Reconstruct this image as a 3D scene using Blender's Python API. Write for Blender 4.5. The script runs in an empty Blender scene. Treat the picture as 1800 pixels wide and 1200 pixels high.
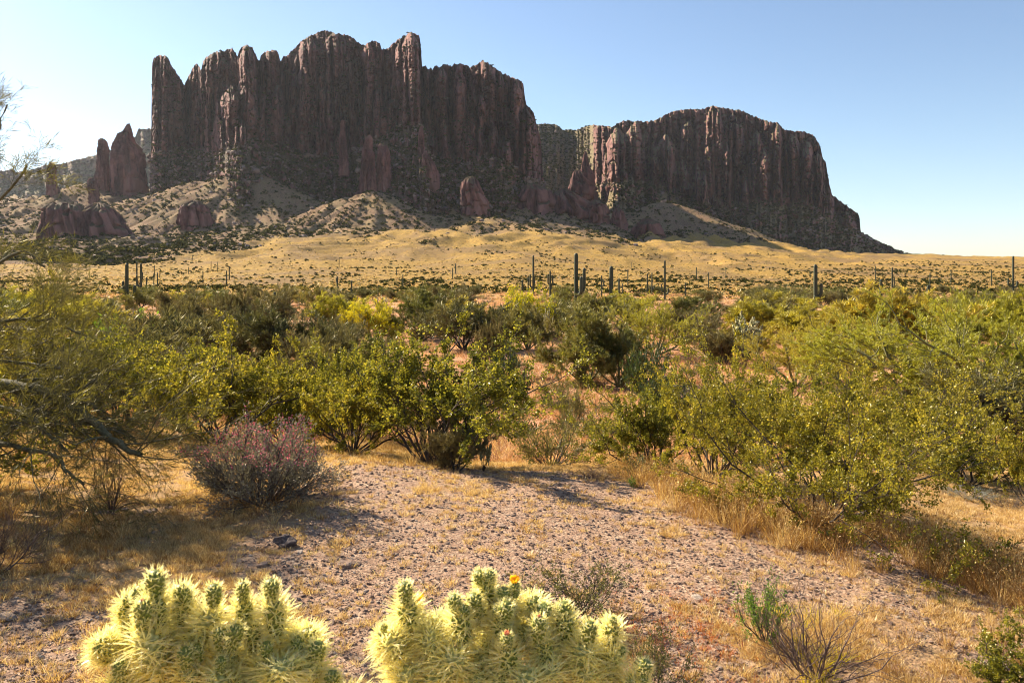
import bpy, math, random
import numpy as np

# ------------------------------------------------------------------ camera, sky, sun, exposure
SC = bpy.context.scene
COL = SC.collection
F = 1400.0          # focal length in pixels of the 1800 px wide photograph (28 mm on 36 mm)
HZ = 480.0          # row of the true horizon
EYE = 2.0
cam_d = bpy.data.cameras.new('camera')
cam = bpy.data.objects.new('camera', cam_d)
COL.objects.link(cam)
cam.location = (0, 0, EYE)
cam.rotation_euler = (math.radians(90), 0, 0)
cam_d.sensor_width = 36
cam_d.lens = 28
cam_d.shift_y = -(600 - HZ) / 1800
cam_d.clip_start = 0.05
cam_d.clip_end = 60000
cam_d.dof.use_dof = True
cam_d.dof.focus_distance = 14
cam_d.dof.aperture_fstop = 8
SC.camera = cam

SUN_AZ = math.radians(-53)      # from +Y, negative = to the left
SUN_EL = math.radians(33)
world = bpy.data.worlds.new('World')
SC.world = world
world.use_nodes = True
nt = world.node_tree
nt.nodes.clear()
sky = nt.nodes.new('ShaderNodeTexSky')
sky.sky_type = 'NISHITA'
sky.sun_disc = False
sky.sun_elevation = SUN_EL
sky.sun_rotation = SUN_AZ
sky.altitude = 900
sky.air_density = 1.0
sky.dust_density = .6
sky.ozone_density = 1.4
bg = nt.nodes.new('ShaderNodeBackground')
bg.inputs['Strength'].default_value = 0.073
wo = nt.nodes.new('ShaderNodeOutputWorld')
nt.links.new(sky.outputs[0], bg.inputs[0])
nt.links.new(bg.outputs[0], wo.inputs[0])

sun_d = bpy.data.lights.new('sun', 'SUN')
sun_d.energy = 5.0
sun_d.angle = math.radians(0.53)
sun_d.color = (1.0, 0.87, 0.67)
sun = bpy.data.objects.new('sun', sun_d)
COL.objects.link(sun)
from mathutils import Vector
sdir = Vector((math.sin(SUN_AZ) * math.cos(SUN_EL), math.cos(SUN_AZ) * math.cos(SUN_EL), math.sin(SUN_EL)))
sun.rotation_euler = sdir.to_track_quat('Z', 'Y').to_euler()
SC.view_settings.view_transform = 'Standard'
SC.view_settings.look = 'None'
SC.view_settings.exposure = 1.30
SC.view_settings.gamma = 1.0
SC.view_settings.use_curve_mapping = False
SC.render.engine = 'CYCLES'
SC.cycles.max_bounces = 10
SC.cycles.diffuse_bounces = 8
SC.cycles.glossy_bounces = 1
SC.cycles.transmission_bounces = 8
SC.cycles.volume_bounces = 1
SC.cycles.transparent_max_bounces = 4
SC.cycles.caustics_reflective = False
SC.cycles.caustics_refractive = False
SC.cycles.use_denoising = True
SC.cycles.filter_width = 1.0

# ------------------------------------------------------------------ numpy noise
_r = np.random.RandomState(7)
_P = np.tile(_r.permutation(512), 3)
_G2 = _r.normal(size=(512, 2)); _G2 /= np.linalg.norm(_G2, axis=1)[:, None]
_G3 = _r.normal(size=(512, 3)); _G3 /= np.linalg.norm(_G3, axis=1)[:, None]
def _f(t): return t * t * t * (t * (t * 6 - 15) + 10)
def noise2(x, y):
    x = np.asarray(x, float); y = np.asarray(y, float)
    xi = np.floor(x).astype(int); yi = np.floor(y).astype(int)
    xf = x - xi; yf = y - yi
    u = _f(xf); v = _f(yf)
    def g(i, j):
        h = _P[_P[(xi + i) & 511] + ((yi + j) & 511)] & 511
        return _G2[h, 0] * (xf - i) + _G2[h, 1] * (yf - j)
    a = g(0, 0); b = g(1, 0); c = g(0, 1); d = g(1, 1)
    return 1.5 * ((a + u * (b - a)) + v * ((c + u * (d - c)) - (a + u * (b - a))))
def fbm(x, y, o=4, gain=0.5, lac=2.03):
    s = 0; a = 1.0
    for k in range(o):
        s = s + a * noise2(x + 17.3 * k, y - 9.1 * k)
        x = x * lac; y = y * lac; a *= gain
    return s
def ridged(x, y, o=4, gain=0.5, lac=2.03):
    s = 0; a = 1.0; t = 0
    for k in range(o):
        s = s + a * (1 - 2.2 * np.abs(noise2(x + 31.3 * k, y + 5.7 * k)))
        t += a
        x = x * lac; y = y * lac; a *= gain
    return s / t
def noise3(p):
    pi = np.floor(p).astype(int); pf = p - pi; w = _f(pf)
    r = 0
    for i in (0, 1):
        for j in (0, 1):
            for k in (0, 1):
                h = _P[_P[_P[(pi[..., 0] + i) & 511] + ((pi[..., 1] + j) & 511)] + ((pi[..., 2] + k) & 511)] & 511
                d = (_G3[h] * (pf - np.array([i, j, k]))).sum(-1)
                r = r + d * np.abs(1 - i - w[..., 0]) * np.abs(1 - j - w[..., 1]) * np.abs(1 - k - w[..., 2])
    return 1.5 * r
def sstep(a, b, x):
    t = np.clip((x - a) / (b - a), 0, 1)
    return t * t * (3 - 2 * t)

# ------------------------------------------------------------------ mesh helpers
def mesh_from(name, V, faces, mats=(), smooth=False, attrs=None, mat_index=None):
    """faces: list of int arrays (n,3) or (n,4); attrs: {name: (domain, array)} float"""
    V = np.asarray(V, np.float32).reshape(-1, 3)
    me = bpy.data.meshes.new(name)
    faces = [f for f in faces if len(f)]
    nl = sum(f.size for f in faces); nf = sum(len(f) for f in faces)
    me.vertices.add(len(V)); me.loops.add(nl); me.polygons.add(nf)
    me.vertices.foreach_set('co', V.ravel())
    me.loops.foreach_set('vertex_index', np.concatenate([f.ravel() for f in faces]).astype(np.int32))
    tot = np.concatenate([np.full(len(f), f.shape[1], np.int32) for f in faces])
    st = np.concatenate([[0], np.cumsum(tot)[:-1]]).astype(np.int32)
    me.polygons.foreach_set('loop_start', st)
    me.polygons.foreach_set('loop_total', tot)
    if smooth:
        me.polygons.foreach_set('use_smooth', np.ones(nf, bool))
    if mat_index is not None:
        me.polygons.foreach_set('material_index', np.asarray(mat_index, np.int32))
    for m in mats: me.materials.append(m)
    for k, (dom, arr) in (attrs or {}).items():
        a = me.attributes.new(k, 'FLOAT', dom)
        a.data.foreach_set('value', np.asarray(arr, np.float32).ravel())
    me.update(calc_edges=True)
    return me
def obj(name, me, parent=None, loc=None):
    o = bpy.data.objects.new(name, me)
    COL.objects.link(o)
    if parent is not None: o.parent = parent
    if loc is not None: o.location = loc
    return o
def tag(o, label=None, cat=None, group=None, kind=None):
    if label: o['label'] = label
    if cat: o['category'] = cat
    if group: o['group'] = group
    if kind: o['kind'] = kind
    return o
def empty(name, loc=(0, 0, 0)):
    o = bpy.data.objects.new(name, None)
    o.empty_display_size = 0.1
    COL.objects.link(o)
    o.location = loc
    return o
def copy_tree(o, parent=None):
    c = o.copy(); COL.objects.link(c)
    c.parent = parent
    for ch in o.children: copy_tree(ch, c)
    return c

# ------------------------------------------------------------------ material helpers
def mat(name):
    m = bpy.data.materials.new(name); m.use_nodes = True
    n = m.node_tree; n.nodes.clear()
    return m, n, n.nodes, n.links
def N(n, t, **kw):
    x = n.nodes.new(t)
    for k, v in kw.items():
        if k.startswith('i_'):
            key = k[2:]
            key = int(key) if key.isdigit() else key
            x.inputs[key].default_value = v
        else: setattr(x, k, v)
    return x
def ramp(n, stops, fac=None, interp='LINEAR'):
    r = n.nodes.new('ShaderNodeValToRGB')
    r.color_ramp.interpolation = interp
    while len(r.color_ramp.elements) < len(stops): r.color_ramp.elements.new(0.5)
    for e, (p, c) in zip(r.color_ramp.elements, stops):
        e.position = p; e.color = (*c, 1) if len(c) == 3 else c
    if fac is not None: n.links.new(fac, r.inputs[0])
    return r
def mixc(n, fac, a, b, mode='MIX'):
    m = n.nodes.new('ShaderNodeMix'); m.data_type = 'RGBA'; m.blend_type = mode
    for s, v in ((0, fac), (6, a), (7, b)):
        if isinstance(v, (int, float)): m.inputs[s].default_value = v
        elif isinstance(v, tuple): m.inputs[s].default_value = (*v, 1)
        else: n.links.new(v, m.inputs[s])
    return m.outputs[2]
def maprange(n, v, a, b, c=0.0, d=1.0, smooth=False):
    m = n.nodes.new('ShaderNodeMapRange')
    if smooth: m.interpolation_type = 'SMOOTHSTEP'
    n.links.new(v, m.inputs[0])
    m.inputs[1].default_value = a; m.inputs[2].default_value = b; m.inputs[3].default_value = c; m.inputs[4].default_value = d
    return m.outputs[0]
def noise_node(n, vec, scale, detail=4, rough=0.6, dim='3D'):
    t = n.nodes.new('ShaderNodeTexNoise'); t.inputs['Scale'].default_value = scale
    t.inputs['Detail'].default_value = detail; t.inputs['Roughness'].default_value = rough
    if vec is not None: n.links.new(vec, t.inputs['Vector'])
    return t.outputs[0]
def scaled(n, vec, s):
    m = n.nodes.new('ShaderNodeMapping'); n.links.new(vec, m.inputs[0]); m.inputs['Scale'].default_value = s
    return m.outputs[0]
def leaf_mat(name, stops, trans=0.45, gloss=0.25, rough=0.4, tcol=1.25, objvar=0.0, tb=.55):
    """backlit foliage: diffuse + translucent + a little gloss; one shade for each leaf from its own number"""
    m, t, nodes, links = mat(name)
    at = N(t, 'ShaderNodeAttribute', attribute_name='rnd')
    r = ramp(t, stops, at.outputs['Fac'])
    col = r.outputs[0]
    if objvar:
        oi = N(t, 'ShaderNodeObjectInfo')
        hs = N(t, 'ShaderNodeHueSaturation')
        links.new(col, hs.inputs['Color'])
        links.new(maprange(t, oi.outputs['Random'], 0, 1, 1 - objvar, 1 + objvar), hs.inputs['Value'])
        links.new(maprange(t, oi.outputs['Random'], 0, 1, 0.5 + 0.03, 0.5 - 0.02), hs.inputs['Hue'])
        col = hs.outputs[0]
    d = N(t, 'ShaderNodeBsdfDiffuse'); links.new(col, d.inputs[0])
    tr = N(t, 'ShaderNodeBsdfTranslucent')
    tc = mixc(t, 1.0, col, (tcol, tcol * .95, tcol * tb), 'MULTIPLY')
    links.new(tc, tr.inputs[0])
    mx = N(t, 'ShaderNodeMixShader', i_0=trans); links.new(d.outputs[0], mx.inputs[1]); links.new(tr.outputs[0], mx.inputs[2])
    out = N(t, 'ShaderNodeOutputMaterial')
    if gloss:
        g = N(t, 'ShaderNodeBsdfGlossy', i_Roughness=rough); g.inputs[0].default_value = (0.9, 0.85, 0.7, 1)
        m2 = N(t, 'ShaderNodeMixShader', i_0=gloss); links.new(mx.outputs[0], m2.inputs[1]); links.new(g.outputs[0], m2.inputs[2])
        links.new(m2.outputs[0], out.inputs[0])
    else: links.new(mx.outputs[0], out.inputs[0])
    return m
def bark_mat(name, c1, c2, scale=30, rough=0.7, spec=0.3):
    m, t, nodes, links = mat(name)
    tc = N(t, 'ShaderNodeTexCoord')
    nn = noise_node(t, tc.outputs['Object'], scale, 4, 0.7)
    r = ramp(t, [(0.3, c1), (0.7, c2)], nn)
    b = N(t, 'ShaderNodeBsdfPrincipled', i_Roughness=rough)
    b.inputs['Specular IOR Level'].default_value = spec
    links.new(r.outputs[0], b.inputs['Base Color'])
    bp = N(t, 'ShaderNodeBump', i_Strength=0.5, i_Distance=0.01); links.new(nn, bp.inputs['Height']); links.new(bp.outputs[0], b.inputs['Normal'])
    out = N(t, 'ShaderNodeOutputMaterial'); links.new(b.outputs[0], out.inputs[0])
    return m

# ------------------------------------------------------------------ terrain
def zpy(py, D): return EYE + (HZ - py) / F * D
PXC = np.array([-400, 0, 300, 600, 900, 1200, 1500, 1800, 2200.])
ROWS = [
 (0.0, 'z', [0]*9), (4.5, 'z', [.03, .02, 0, 0, 0, 0, -.03, -.10, -.2]),
 (7, 'z', [.08, .06, .02, 0, -.02, -.08, -.2, -.38, -.5]),
 (8.5, 'z', [.06, .02, -.04, -.06, -.16, -.24, -.36, -.6, -.8]),
 (10, 'z', [0, -.08, -.2, -.3, -.48, -.6, -.62, -.85, -1]),
 (15, 'z', [-.4, -.6, -.85, -1.15, -1.55, -1.5, -1.4, -1.5, -1.6]),
 (22, 'z', [-1, -1.3, -1.7, -2.1, -2.5, -2.35, -2.15, -2.1, -2]),
 (30, 'z', [-1.6, -1.9, -2.3, -2.7, -2.9, -2.75, -2.5, -2.4, -2.3]),
 (45, 'z', [-2.4, -2.6, -2.8, -3.0, -3.1, -3.0, -2.8, -2.8, -2.7]),
 (60, 'z', [-2.9]*3 + [-3.2]*3 + [-3.1]*3), (90, 'z', [-3.2]*9),
 (150, 'p', [529, 529, 529, 529, 529, 529, 530, 531, 531]),
 (300, 'p', [505, 505, 504, 503, 502, 504, 506, 508, 509]),
 (500, 'p', [489, 489, 487, 482, 480, 484, 489, 493, 495]),
 (800, 'p', [464, 464, 462, 456, 453, 464, 473, 477, 480]),
 (1200, 'p', [436, 436, 434, 426, 424, 444, 461, 464, 467]),
 (1600, 'p', [408, 408, 406, 398, 396, 428, 453, 457, 460]),
 (2000, 'p', [365, 362, 350, 352, 356, 415, 449, 453, 458]),
 (2600, 'p', [352, 350, 340, 340, 350, 395, 446, 453, 462]),
 (3500, 'p', [380, 380, 380, 380, 380, 420, 460, 464, 470]),
 (9000, 'p', [476]*9)]
RD = np.log(np.array([max(r[0], 0.5) for r in ROWS]))
RZ = np.array([[v if r[1] == 'z' else zpy(v, r[0]) for v in r[2]] for r in ROWS], float)
CONES = [  # talus fans below the cliffs: px, py, depth of the apex, slope
    (432, 300, 1820, .47), (350, 318, 1800, .46), (655, 336, 1660, .48), (612, 346, 1650, .50), (705, 362, 1620, .45), (1165, 352, 2350, .42), (870, 382, 1600, .42), (780, 378, 1640, .42), (150, 322, 2080, .5), (1010, 372, 1960, .42)]
def ground(x, y, detail=True):
    x = np.asarray(x, float); y = np.asarray(y, float)
    R = np.sqrt(x * x + y * y)
    th = np.arctan2(x, y)
    thc = np.clip(th, math.radians(-43), math.radians(43))
    px = 900 + F * np.tan(thc)
    D = np.maximum(R * np.cos(thc), 0.5)
    lD = np.clip(np.log(D), RD[0], RD[-1] - 1e-6)
    i = np.clip(np.searchsorted(RD, lD, side='right') - 1, 0, len(RD) - 2)
    j = np.clip(np.searchsorted(PXC, px, side='right') - 1, 0, len(PXC) - 2)
    # interpolate linearly in true depth along a ray, smoothly between rays
    D0 = np.exp(RD[i]); D1 = np.exp(RD[i + 1])
    a = np.clip((D - D0) / (D1 - D0), 0, 1); b = np.clip((px - PXC[j]) / (PXC[j + 1] - PXC[j]), 0, 1); b = b * b * (3 - 2 * b)
    z = (RZ[i, j] * (1 - a) + RZ[i + 1, j] * a) * (1 - b) + (RZ[i, j + 1] * (1 - a) + RZ[i + 1, j + 1] * a) * b
    if detail:
        z = z + fbm(x / 3.1, y / 3.1, 3) * 0.05 * sstep(2, 8, D)
        z = z + fbm(x / 14 + 3, y / 14, 3) * 0.22 * sstep(10, 30, D)
        z = z + fbm(x / 60 + 9, y / 60, 3) * 0.8 * sstep(90, 300, D) * (1 - 0.5 * sstep(300, 600, D))
        right = sstep(math.tan(math.radians(12)), math.tan(math.radians(30)), np.tan(thc))
        k = sstep(330, 1100, D) * (1 - .75 * right)
        wx = x + 40 * noise2(x / 160, y / 160); wy = y + 60 * noise2(x / 190 + 7, y / 190)
        z = z + k * 17 * (ridged(wx / 150, wy / 330, 5, .55) - .35)
        k2 = sstep(1250, 1900, D) * (1 - .7 * right)
        z = z + k2 * 22 * (ridged(wx / 75 + 5, wy / 230 + 3, 4, .55) - .3)
        z = z + k2 * 3.2 * fbm(x / 17, y / 34, 4, .6)
        for cpx, cpy, cd, s in CONES:
            cx = (cpx - 900) / F * cd; cz = zpy(cpy, cd)
            dx = x - cx; dy = y - cd
            dd = np.sqrt(dx * dx + dy * dy)
            an = np.arctan2(dx, -dy)
            rill = 12 * np.sqrt(np.clip(dd / 150, 0, 2)) * (ridged(an * 5.0 + cx, dd / 420 + 2, 3) - .3)
            cone = cz - s * dd + rill - 6 * np.exp(-dd / 25) + 6
            m = np.maximum(z, cone)
            z = np.where(dd < 420, z + (m - z), z)
    return z
def gz(x, y): return float(ground(np.array([x]), np.array([y]))[0])
def xz(px, D): return (px - 900) / F * D

def build_terrain():
    pxs = np.arange(-340, 2141, 6.0)
    th = np.arctan((pxs - 900) / F)
    extra = np.linspace(th[-1], th[0] + 2 * math.pi, 42)[1:-1]
    th = np.concatenate([th, extra])
    R = np.concatenate([np.geomspace(.5, 3, 20)[:-1], np.geomspace(3, 13, 110)[:-1], np.geomspace(13, 100, 90)[:-1], np.geomspace(100, 900, 125)[:-1], np.geomspace(900, 2350, 235)[:-1], np.geomspace(2350, 7000, 24)])
    # rings finer where the view needs them
    T, RR = np.meshgrid(th, R, indexing='ij')
    x = RR * np.sin(T); y = RR * np.cos(T)
    z = ground(x, y)
    n, m = T.shape
    V = np.stack([x, y, z], -1).reshape(-1, 3)
    idx = np.arange(n * m).reshape(n, m)
    nx = np.roll(idx, -1, axis=0)
    q = np.stack([idx[:, :-1], idx[:, 1:], nx[:, 1:], nx[:, :-1]], -1).reshape(-1, 4)
    c = len(V)
    V = np.vstack([V, [[0, 0, 0]]])
    t = np.stack([np.full(n, c), idx[:, 0], nx[:, 0]], -1)
    # ground cover masks, kept with the ground itself
    X, Y = V[:, 0], V[:, 1]
    D = np.hypot(X, Y)
    px = 900 + F * X / np.maximum(Y, .1)
    gravel = gravel_mask(X, Y)
    me = mesh_from('ground', V, [q, t], [M_ground], smooth=True, attrs={'gravel': ('POINT', gravel)})
    o = obj('ground', me)
    tag(o, kind='structure')
    return o
def gravel_mask(X, Y):
    """1 on the bare stony crest of the knoll, 0 in the dry grass"""
    D = np.hypot(X, Y)
    n = fbm(X / 1.7, Y / 1.7, 4) * .9 + fbm(X / .35 + 4, Y / .35, 2) * .35
    c = (X - 0.8 + 0.10 * (Y - 5)) / 3.1
    g = 1 - np.clip(np.abs(c), 0, 2) ** 2 * .75
    g = g * sstep(10.5, 8.0, Y) + n * .75 - .12
    left = sstep(-1.4, -2.6, X) * sstep(5.4, 4.2, Y)       # bare stony patch low on the left
    g = np.maximum(g, left * (1.0 + n * .5))
    return np.clip(sstep(0.05, .75, g), 0, 1) * sstep(14, 10, D)
# ------------------------------------------------------------------ ground material
def make_ground_mat():
    m, t, nodes, links = mat('desert_ground')
    tc = N(t, 'ShaderNodeTexCoord'); P = tc.outputs['Object']
    ag = N(t, 'ShaderNodeAttribute', attribute_name='gravel').outputs['Fac']
    gold = N(t, 'ShaderNodeAttribute', attribute_name='gold').outputs['Fac']
    scree = N(t, 'ShaderNodeAttribute', attribute_name='scree').outputs['Fac']
    washa = N(t, 'ShaderNodeAttribute', attribute_name='wash').outputs['Fac']
    n1 = noise_node(t, P, 9, 6, 0.7); n2 = noise_node(t, P, 60, 4, 0.7); n3 = noise_node(t, P, 1.2, 4, .6)
    # dry litter and straw between the stones
    straw = ramp(t, [(0.3, (.27, .15, .065)), (0.5, (.44, .28, .12)), (0.72, (.60, .42, .20))], n1).outputs[0]
    straw = mixc(t, maprange(t, n2, .35, .65), (.34, .20, .10), straw)
    vor = N(t, 'ShaderNodeTexVoronoi', i_Scale=38.0); links.new(P, vor.inputs['Vector'])
    grv = ramp(t, [(0.0, (.20, .115, .072)), (0.35, (.33, .205, .13)), (.7, (.43, .29, .19)), (1, (.54, .39, .27))], None)
    links.new(N(t, 'ShaderNodeSeparateColor').outputs[0], grv.inputs[0])
    sc_ = [x for x in nodes if x.type == 'SEPARATE_COLOR'][-1]; links.new(vor.outputs['Color'], sc_.inputs[0])
    grvc = mixc(t, maprange(t, n1, .3, .6), (.36, .22, .15), grv.outputs[0])
    near = mixc(t, ag, straw, grvc)
    # pinkish dry grass and soil down in the wash and on the flats
    wash = ramp(t, [(0.3, (.25, .105, .06)), (0.5, (.44, .20, .11)), (.7, (.56, .31, .17))], n3).outputs[0]
    n4 = noise_node(t, P, 5, 5, .7)
    wash = mixc(t, maprange(t, n4, .4, .65), wash, (.58, .35, .18))
    near = mixc(t, washa, near, wash)
    # golden bloom on the outwash plain
    nb = noise_node(t, scaled(t, P, (1, .6, 1)), .012, 5, .62); nc = noise_node(t, P, .35, 4, .75); nd = noise_node(t, P, .06, 4, .65)
    g = ramp(t, [(0.30, (.125, .078, .03)), (.42, (.30, .182, .05)), (.55, (.44, .268, .062)), (.75, (.53, .328, .078))], nc).outputs[0]
    g = mixc(t, maprange(t, nb, .47, .60, 0, .85), g, (.24, .15, .065))
    g = mixc(t, maprange(t, nd, .56, .70, 0, .7), g, (.36, .24, .115))
    g = mixc(t, maprange(t, nd, .40, .30, 0, .6), g, (.26, .21, .08))
    c = mixc(t, gold, near, g)
    ns = noise_node(t, scaled(t, P, (1, .4, 1)), .03, 6, .7); nf = noise_node(t, P, .5, 4, .8)
    s = ramp(t, [(0.36, (.095, .055, .033)), (.48, (.24, .14, .082)), (.66, (.40, .25, .15))], nf).outputs[0]
    s = mixc(t, maprange(t, ns, .42, .62, 0, .8), s, (.26, .19, .09))
    s = mixc(t, maprange(t, ns, .44, .3, 0, .8), s, (.13, .10, .05))
    c = mixc(t, scree, c, s)
    b = N(t, 'ShaderNodeBsdfPrincipled', i_Roughness=.95); b.inputs['Specular IOR Level'].default_value = .15
    links.new(c, b.inputs['Base Color'])
    mx = N(t, 'ShaderNodeMath', operation='ADD'); links.new(vor.outputs['Distance'], mx.inputs[0]); links.new(n2, mx.inputs[1])
    bp = N(t, 'ShaderNodeBump', i_Strength=.6, i_Distance=.014); links.new(mx.outputs[0], bp.inputs['Height'])
    bp2 = N(t, 'ShaderNodeBump', i_Strength=.8, i_Distance=1.6); links.new(nf, bp2.inputs['Height']); links.new(bp.outputs[0], bp2.inputs['Normal']); links.new(gold, bp2.inputs['Strength'])
    links.new(bp2.outputs[0], b.inputs['Normal'])
    out = N(t, 'ShaderNodeOutputMaterial'); links.new(b.outputs[0], out.inputs[0])
    return m
M_ground = make_ground_mat()

def make_rock_mat(name, dark, mid, light, veg=(.10, .10, .05), scree=(.20, .125, .085), z0=.55, z1=.75):
    m, t, nodes, links = mat(name)
    tc = N(t, 'ShaderNodeTexCoord'); P = tc.outputs['Object']
    geo = N(t, 'ShaderNodeNewGeometry')
    sp = N(t, 'ShaderNodeSeparateXYZ'); links.new(geo.outputs['Normal'], sp.inputs[0])
    nv = noise_node(t, scaled(t, P, (1, 1, .40)), .045, 7, .7)
    nh = noise_node(t, scaled(t, P, (.25, .25, 1)), .05, 5, .7)
    nf = noise_node(t, P, .25, 5, .75)
    nl = noise_node(t, P, .012, 5, .6)
    c = ramp(t, [(0.32, dark), (.5, mid), (.68, light)], nv).outputs[0]
    ns_ = noise_node(t, scaled(t, P, (1, 1, .22)), .02, 6, .68)
    c = mixc(t, maprange(t, ns_, .50, .60, 0, .75), c, light)
    c = mixc(t, maprange(t, ns_, .46, .38, 0, .85), c, (dark[0] * .6, dark[1] * .6, dark[2] * .7))
    c = mixc(t, maprange(t, nl, .5, .62, 0, .6), c, light)
    c = mixc(t, maprange(t, nl, .45, .34, 0, .55), c, dark)
    c = mixc(t, maprange(t, nh, .54, .66, 0, .55), c, (mid[0] * 1.35, mid[1] * 1.4, mid[2] * 1.3))
    c = mixc(t, maprange(t, nf, .42, .28, 0, .25), c, dark)
    lich = noise_node(t, scaled(t, P, (1, 1, .4)), .03, 6, .72)
    c = mixc(t, maprange(t, lich, .57, .68, 0, .35), c, (.13, .12, .085))
    mxx = N(t, 'ShaderNodeMath', operation='MAXIMUM'); links.new(maprange(t, sp.outputs[2], z0, z1), mxx.inputs[0]); links.new(maprange(t, N(t, 'ShaderNodeAttribute', attribute_name='talus').outputs['Fac'], .35, .8), mxx.inputs[1]); fl = mxx.outputs[0]
    sv = ramp(t, [(.38, veg), (.5, (scree[0] * .6, scree[1] * .62, scree[2] * .55)), (.62, scree)], nf).outputs[0]
    c = mixc(t, fl, c, sv)
    b = N(t, 'ShaderNodeBsdfPrincipled', i_Roughness=.9); b.inputs['Specular IOR Level'].default_value = .2
    links.new(c, b.inputs['Base Color'])
    bp = N(t, 'ShaderNodeBump', i_Strength=1.0, i_Distance=5); links.new(nv, bp.inputs['Height'])
    bp2 = N(t, 'ShaderNodeBump', i_Strength=1.0, i_Distance=2.5); links.new(nf, bp2.inputs['Height']); links.new(bp.outputs[0], bp2.inputs['Normal'])
    links.new(bp2.outputs[0], b.inputs['Normal'])
    out = N(t, 'ShaderNodeOutputMaterial'); links.new(b.outputs[0], out.inputs[0])
    return m
M_rock = make_rock_mat('cliff_rock', (.048, .021, .023), (.18, .078, .073), (.34, .165, .135))
M_mesa = make_rock_mat('mesa_rock', (.046, .020, .022), (.165, .073, .068), (.33, .17, .138), veg=(.14, .13, .06), scree=(.32, .235, .14))
M_far = make_rock_mat('far_rock', (.10, .07, .06), (.20, .14, .11), (.32, .23, .17), scree=(.34, .27, .16))

g_obj = build_terrain()
_V = np.empty(len(g_obj.data.vertices) * 3, np.float32); g_obj.data.vertices.foreach_get('co', _V); _V = _V.reshape(-1, 3)
_D = np.hypot(_V[:, 0], _V[:, 1])
_px = 900 + F * _V[:, 0] / np.maximum(_V[:, 1], 1)
_n = fbm(_V[:, 0] / 130, _V[:, 1] / 260, 4); _nn = fbm(_V[:, 0] / 45, _V[:, 1] / 90, 3)
def scree_of(x, y):
    D = np.hypot(x, y); px = 900 + F * x / np.maximum(y, 1)
    edge = np.interp(px, [0, 200, 380, 520, 700, 900, 1050, 1200, 1400, 1800], [930, 930, 1120, 1360, 1480, 1460, 1500, 1650, 2300, 4000])
    return sstep(-170, 120, D - edge + 260 * fbm(x / 130, y / 260, 4) + 90 * fbm(x / 45, y / 90, 3))
a = g_obj.data.attributes.new('gold', 'FLOAT', 'POINT'); a.data.foreach_set('value', sstep(130, 260, _D + 40 * _nn).astype(np.float32))
a = g_obj.data.attributes.new('scree', 'FLOAT', 'POINT'); a.data.foreach_set('value', scree_of(_V[:, 0], _V[:, 1]).astype(np.float32))
a = g_obj.data.attributes.new('wash', 'FLOAT', 'POINT'); a.data.foreach_set('value', sstep(13, 20, _D + 2 * fbm(_V[:, 0] / 3, _V[:, 1] / 3, 2)).astype(np.float32))

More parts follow.
